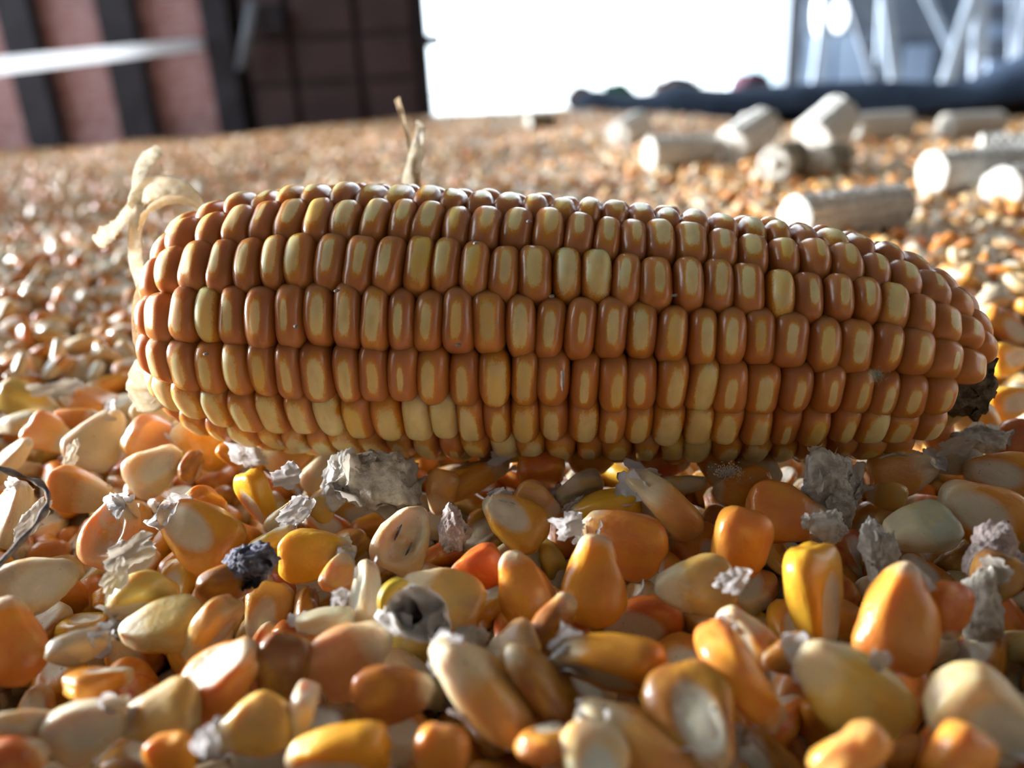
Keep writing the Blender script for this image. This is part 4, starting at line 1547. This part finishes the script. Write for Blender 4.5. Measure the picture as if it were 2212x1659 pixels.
# mould tuft
vs, fs = [], []
rl = random.Random(8)
p0, _ = on_z(1572, 1018, .0065)
for k in range(420):
    d = Vector([rl.gauss(0, 1) for _ in range(3)]).normalized()
    c0 = p0 + CR * rl.gauss(0, .0011) + CU * rl.gauss(0, .0006) - FWD * rl.uniform(0, .0008)
    i = len(vs)
    b = d.orthogonal().normalized() * .00008
    vs += [c0 - b, c0 + b, c0 + d.cross(b).normalized() * .00014, c0 + d * rl.uniform(.0002, .0005)]
    fs += [(i, i + 1, i + 2), (i, i + 1, i + 3), (i + 1, i + 2, i + 3), (i + 2, i, i + 3)]
o = link('mould_tuft', mesh('mould_tuft', vs, fs, False), M_COBPITH)
tag(o, 'tiny cream tuft of mould grains on an amber kernel under the ear', 'mould')

# broad husk scraps
SCR = [
 (290, 1190, 130, 62, 25, 'husk_scrap', 'large crinkled grey-beige husk scrap over the lower left kernels', 20, M_CHAFF),
 (250, 1245, 95, 40, 60, 'husk_scrap', 'lilac-grey husk scrap leaning above the glossy pale yellow kernel', 21, M_CHAFF),
 (385, 1090, 80, 35, -20, 'husk_scrap', 'clear white pointed skin scrap at the tip of the big amber kernel', 22, M_GLUME),
 (620, 1030, 70, 40, 10, 'husk_scrap', 'white frayed scrap under the dusty tan-orange kernel', 23, M_GLUME),
 (530, 980, 80, 45, -30, 'husk_scrap', 'clear crinkled scrap against the lower left of the ear', 24, M_GLUME),
 (640, 1105, 80, 40, 30, 'husk_scrap', 'bright white scrap left of the crumpled fragment', 25, M_GLUME),
 (1085, 985, 60, 30, 35, 'husk_scrap', 'tiny clear blade of skin pointing up under the ear', 26, M_GLUME),
 (1230, 1135, 75, 40, 0, 'husk_scrap', 'milky clear scrap left of the smooth orange kernel', 27, M_GLUME),
 (75, 1120, 110, 45, 50, 'husk_scrap', 'curled lilac-brown husk scrap beside the dark twig', 28, M_CHAFF),
 (155, 985, 70, 30, 70, 'husk_scrap', 'narrow cream husk sliver left of the large smooth cream kernel', 29, M_HUSK),
 (120, 840, 120, 34, 5, 'husk_scrap', 'grey frayed scrap lying on the blurred kernels at the left', 30, M_CHAFF),
 (2060, 965, 90, 35, 15, 'husk_scrap', 'small grey ragged scrap on the matt peach kernel', 31, M_CHAFF),
 (1580, 1255, 70, 45, 20, 'husk_scrap', 'white frayed skin at the foot of the orange-brown kernel', 32, M_GLUME),
 (735, 1290, 40, 30, 20, 'husk_scrap', 'tiny white scrap above the cream kernel pointing up', 33, M_GLUME),
 (450, 1600, 60, 55, 20, 'husk_scrap', 'clear blob of skin at the bottom left of the yellow-tan kernel', 34, M_GLUME),
 (1900, 1425, 50, 30, 20, 'husk_scrap', 'small grey scrap under the large brown-orange kernel', 35, M_CHAFF),
]
for (x, y, w, h, ang, nm, lab, seed, m) in SCR:
    Pp, d = on_z(x, y, .0065)
    me_ = flake_mesh(nm, seed, 26, 1.0, .5, .6, .20, 1.0)
    me_.materials.append(m)
    R3 = CAMROT @ Matrix.Rotation(math.radians(ang), 3, 'Z') @ Matrix.Rotation(math.radians(-15), 3, 'X')
    o = link(nm, me_, None, None, Matrix.Translation(Pp) @ R3.to_4x4() @ Matrix.Diagonal((w / 2 * d / F_, h / 2 * d / F_ * 1.2, h / 2 * d / F_, 1)))
    tag(o, lab, 'husk')

# hollow open husk of a kernel (900,1330)
Pp, d = on_z(900, 1325, .006)
bm = bmesh.new()
bmesh.ops.create_uvsphere(bm, u_segments=40, v_segments=24, radius=1)
for v in [v for v in bm.verts if v.co.z > .05 and v.co.z + v.co.x * .35 > .30 + .6 * noise.noise(v.co * 2.2)]:
    bm.verts.remove(v)
for v in bm.verts:
    q = v.co.copy()
    q += noise.noise_vector(q * 1.8) * .24 + noise.noise_vector(q * 4.5) * .06
    v.co = Vector((q.x * .0050, q.y * .0036, q.z * .0030))
bmesh.ops.solidify(bm, geom=bm.faces[:], thickness=.0003)
me_ = from_bm('kernel_shell', bm)
M_SHELL = mat_simple('shell_inside', (.88, .85, .82), (.62, .55, .48), 500, .6, .3, .6, .0005)
o = link('kernel_shell', me_, M_SHELL, None, Matrix.Translation(Pp) @ (CAMROT @ Euler((-.5, .35, -.45)).to_matrix()).to_4x4())
tag(o, 'open hollow kernel husk with a yellow left lip and white inside', 'husk')
for k_, (fx, fy, fz, fs) in enumerate([(.0005, .0004, -.0022, .0026), (.0026, -.0006, -.0004, .0022), (-.0012, -.0014, -.0016, .0020), (.0036, .0010, .0006, .0014)]):
    fl = link('papery_skin', FL[k_ + 1], None, o)
    fl.location = (fx, fy, fz); fl.rotation_euler = (k_ * .9, .5 - k_ * .4, k_ * 1.3); fl.scale = (fs, fs, fs)
M_LIP = mat_simple('yellow_lip', (.80, .55, .05), (.72, .45, .05), 400, .4, .4)
vs_ = []
tube('lip', [(-.0050, -.0012, .0004), (-.0054, .0002, .0010), (-.0050, .0016, .0013), (-.0040, .0026, .0014), (-.0028, .0031, .0012)], .0008, M_LIP, o, 8, lambda t: .35 + math.sin(math.pi * t) * .8)

# twigs and hairs
tw = tube('dry_twig', [at(-12, 1232, .118), at(30, 1185, .120), at(70, 1140, .122), at(98, 1100, .124), at(104, 1070, .126), at(88, 1045, .127), at(50, 1030, .127), at(0, 1012, .127), at(-20, 1008, .127)], .0005, M_TWIG, None, 8, lambda t: .55 + .5 * math.sin(t * 13) ** 2 + .25 * math.sin(t * 41))
tag(tw, 'dark curved dry twig at the left edge', 'twig')
h = tube('plant_hair', [at(968, 1535, .096), at(1020, 1560, .096), at(1065, 1590, .0955), at(1102, 1622, .095)], .00022, M_HAIR, None, 6)
tag(h, 'fine pale hair crossing the bottom kernels left of centre', 'hair')
h = tube('plant_hair', [at(1985, 975, .127), at(1960, 985, .126), at(1930, 980, .126), at(1900, 990, .127)], .00012, M_TWIG, None, 6)
tag(h, 'thin dark hair on the matt peach kernel', 'hair')
print('EAR kernels', ndone, 'hidden', len(hidden), 'items', n_it, 'heroes', nh, 'pts', len(pts), 'axis z', [round(p.z, 4) for p in AXP])
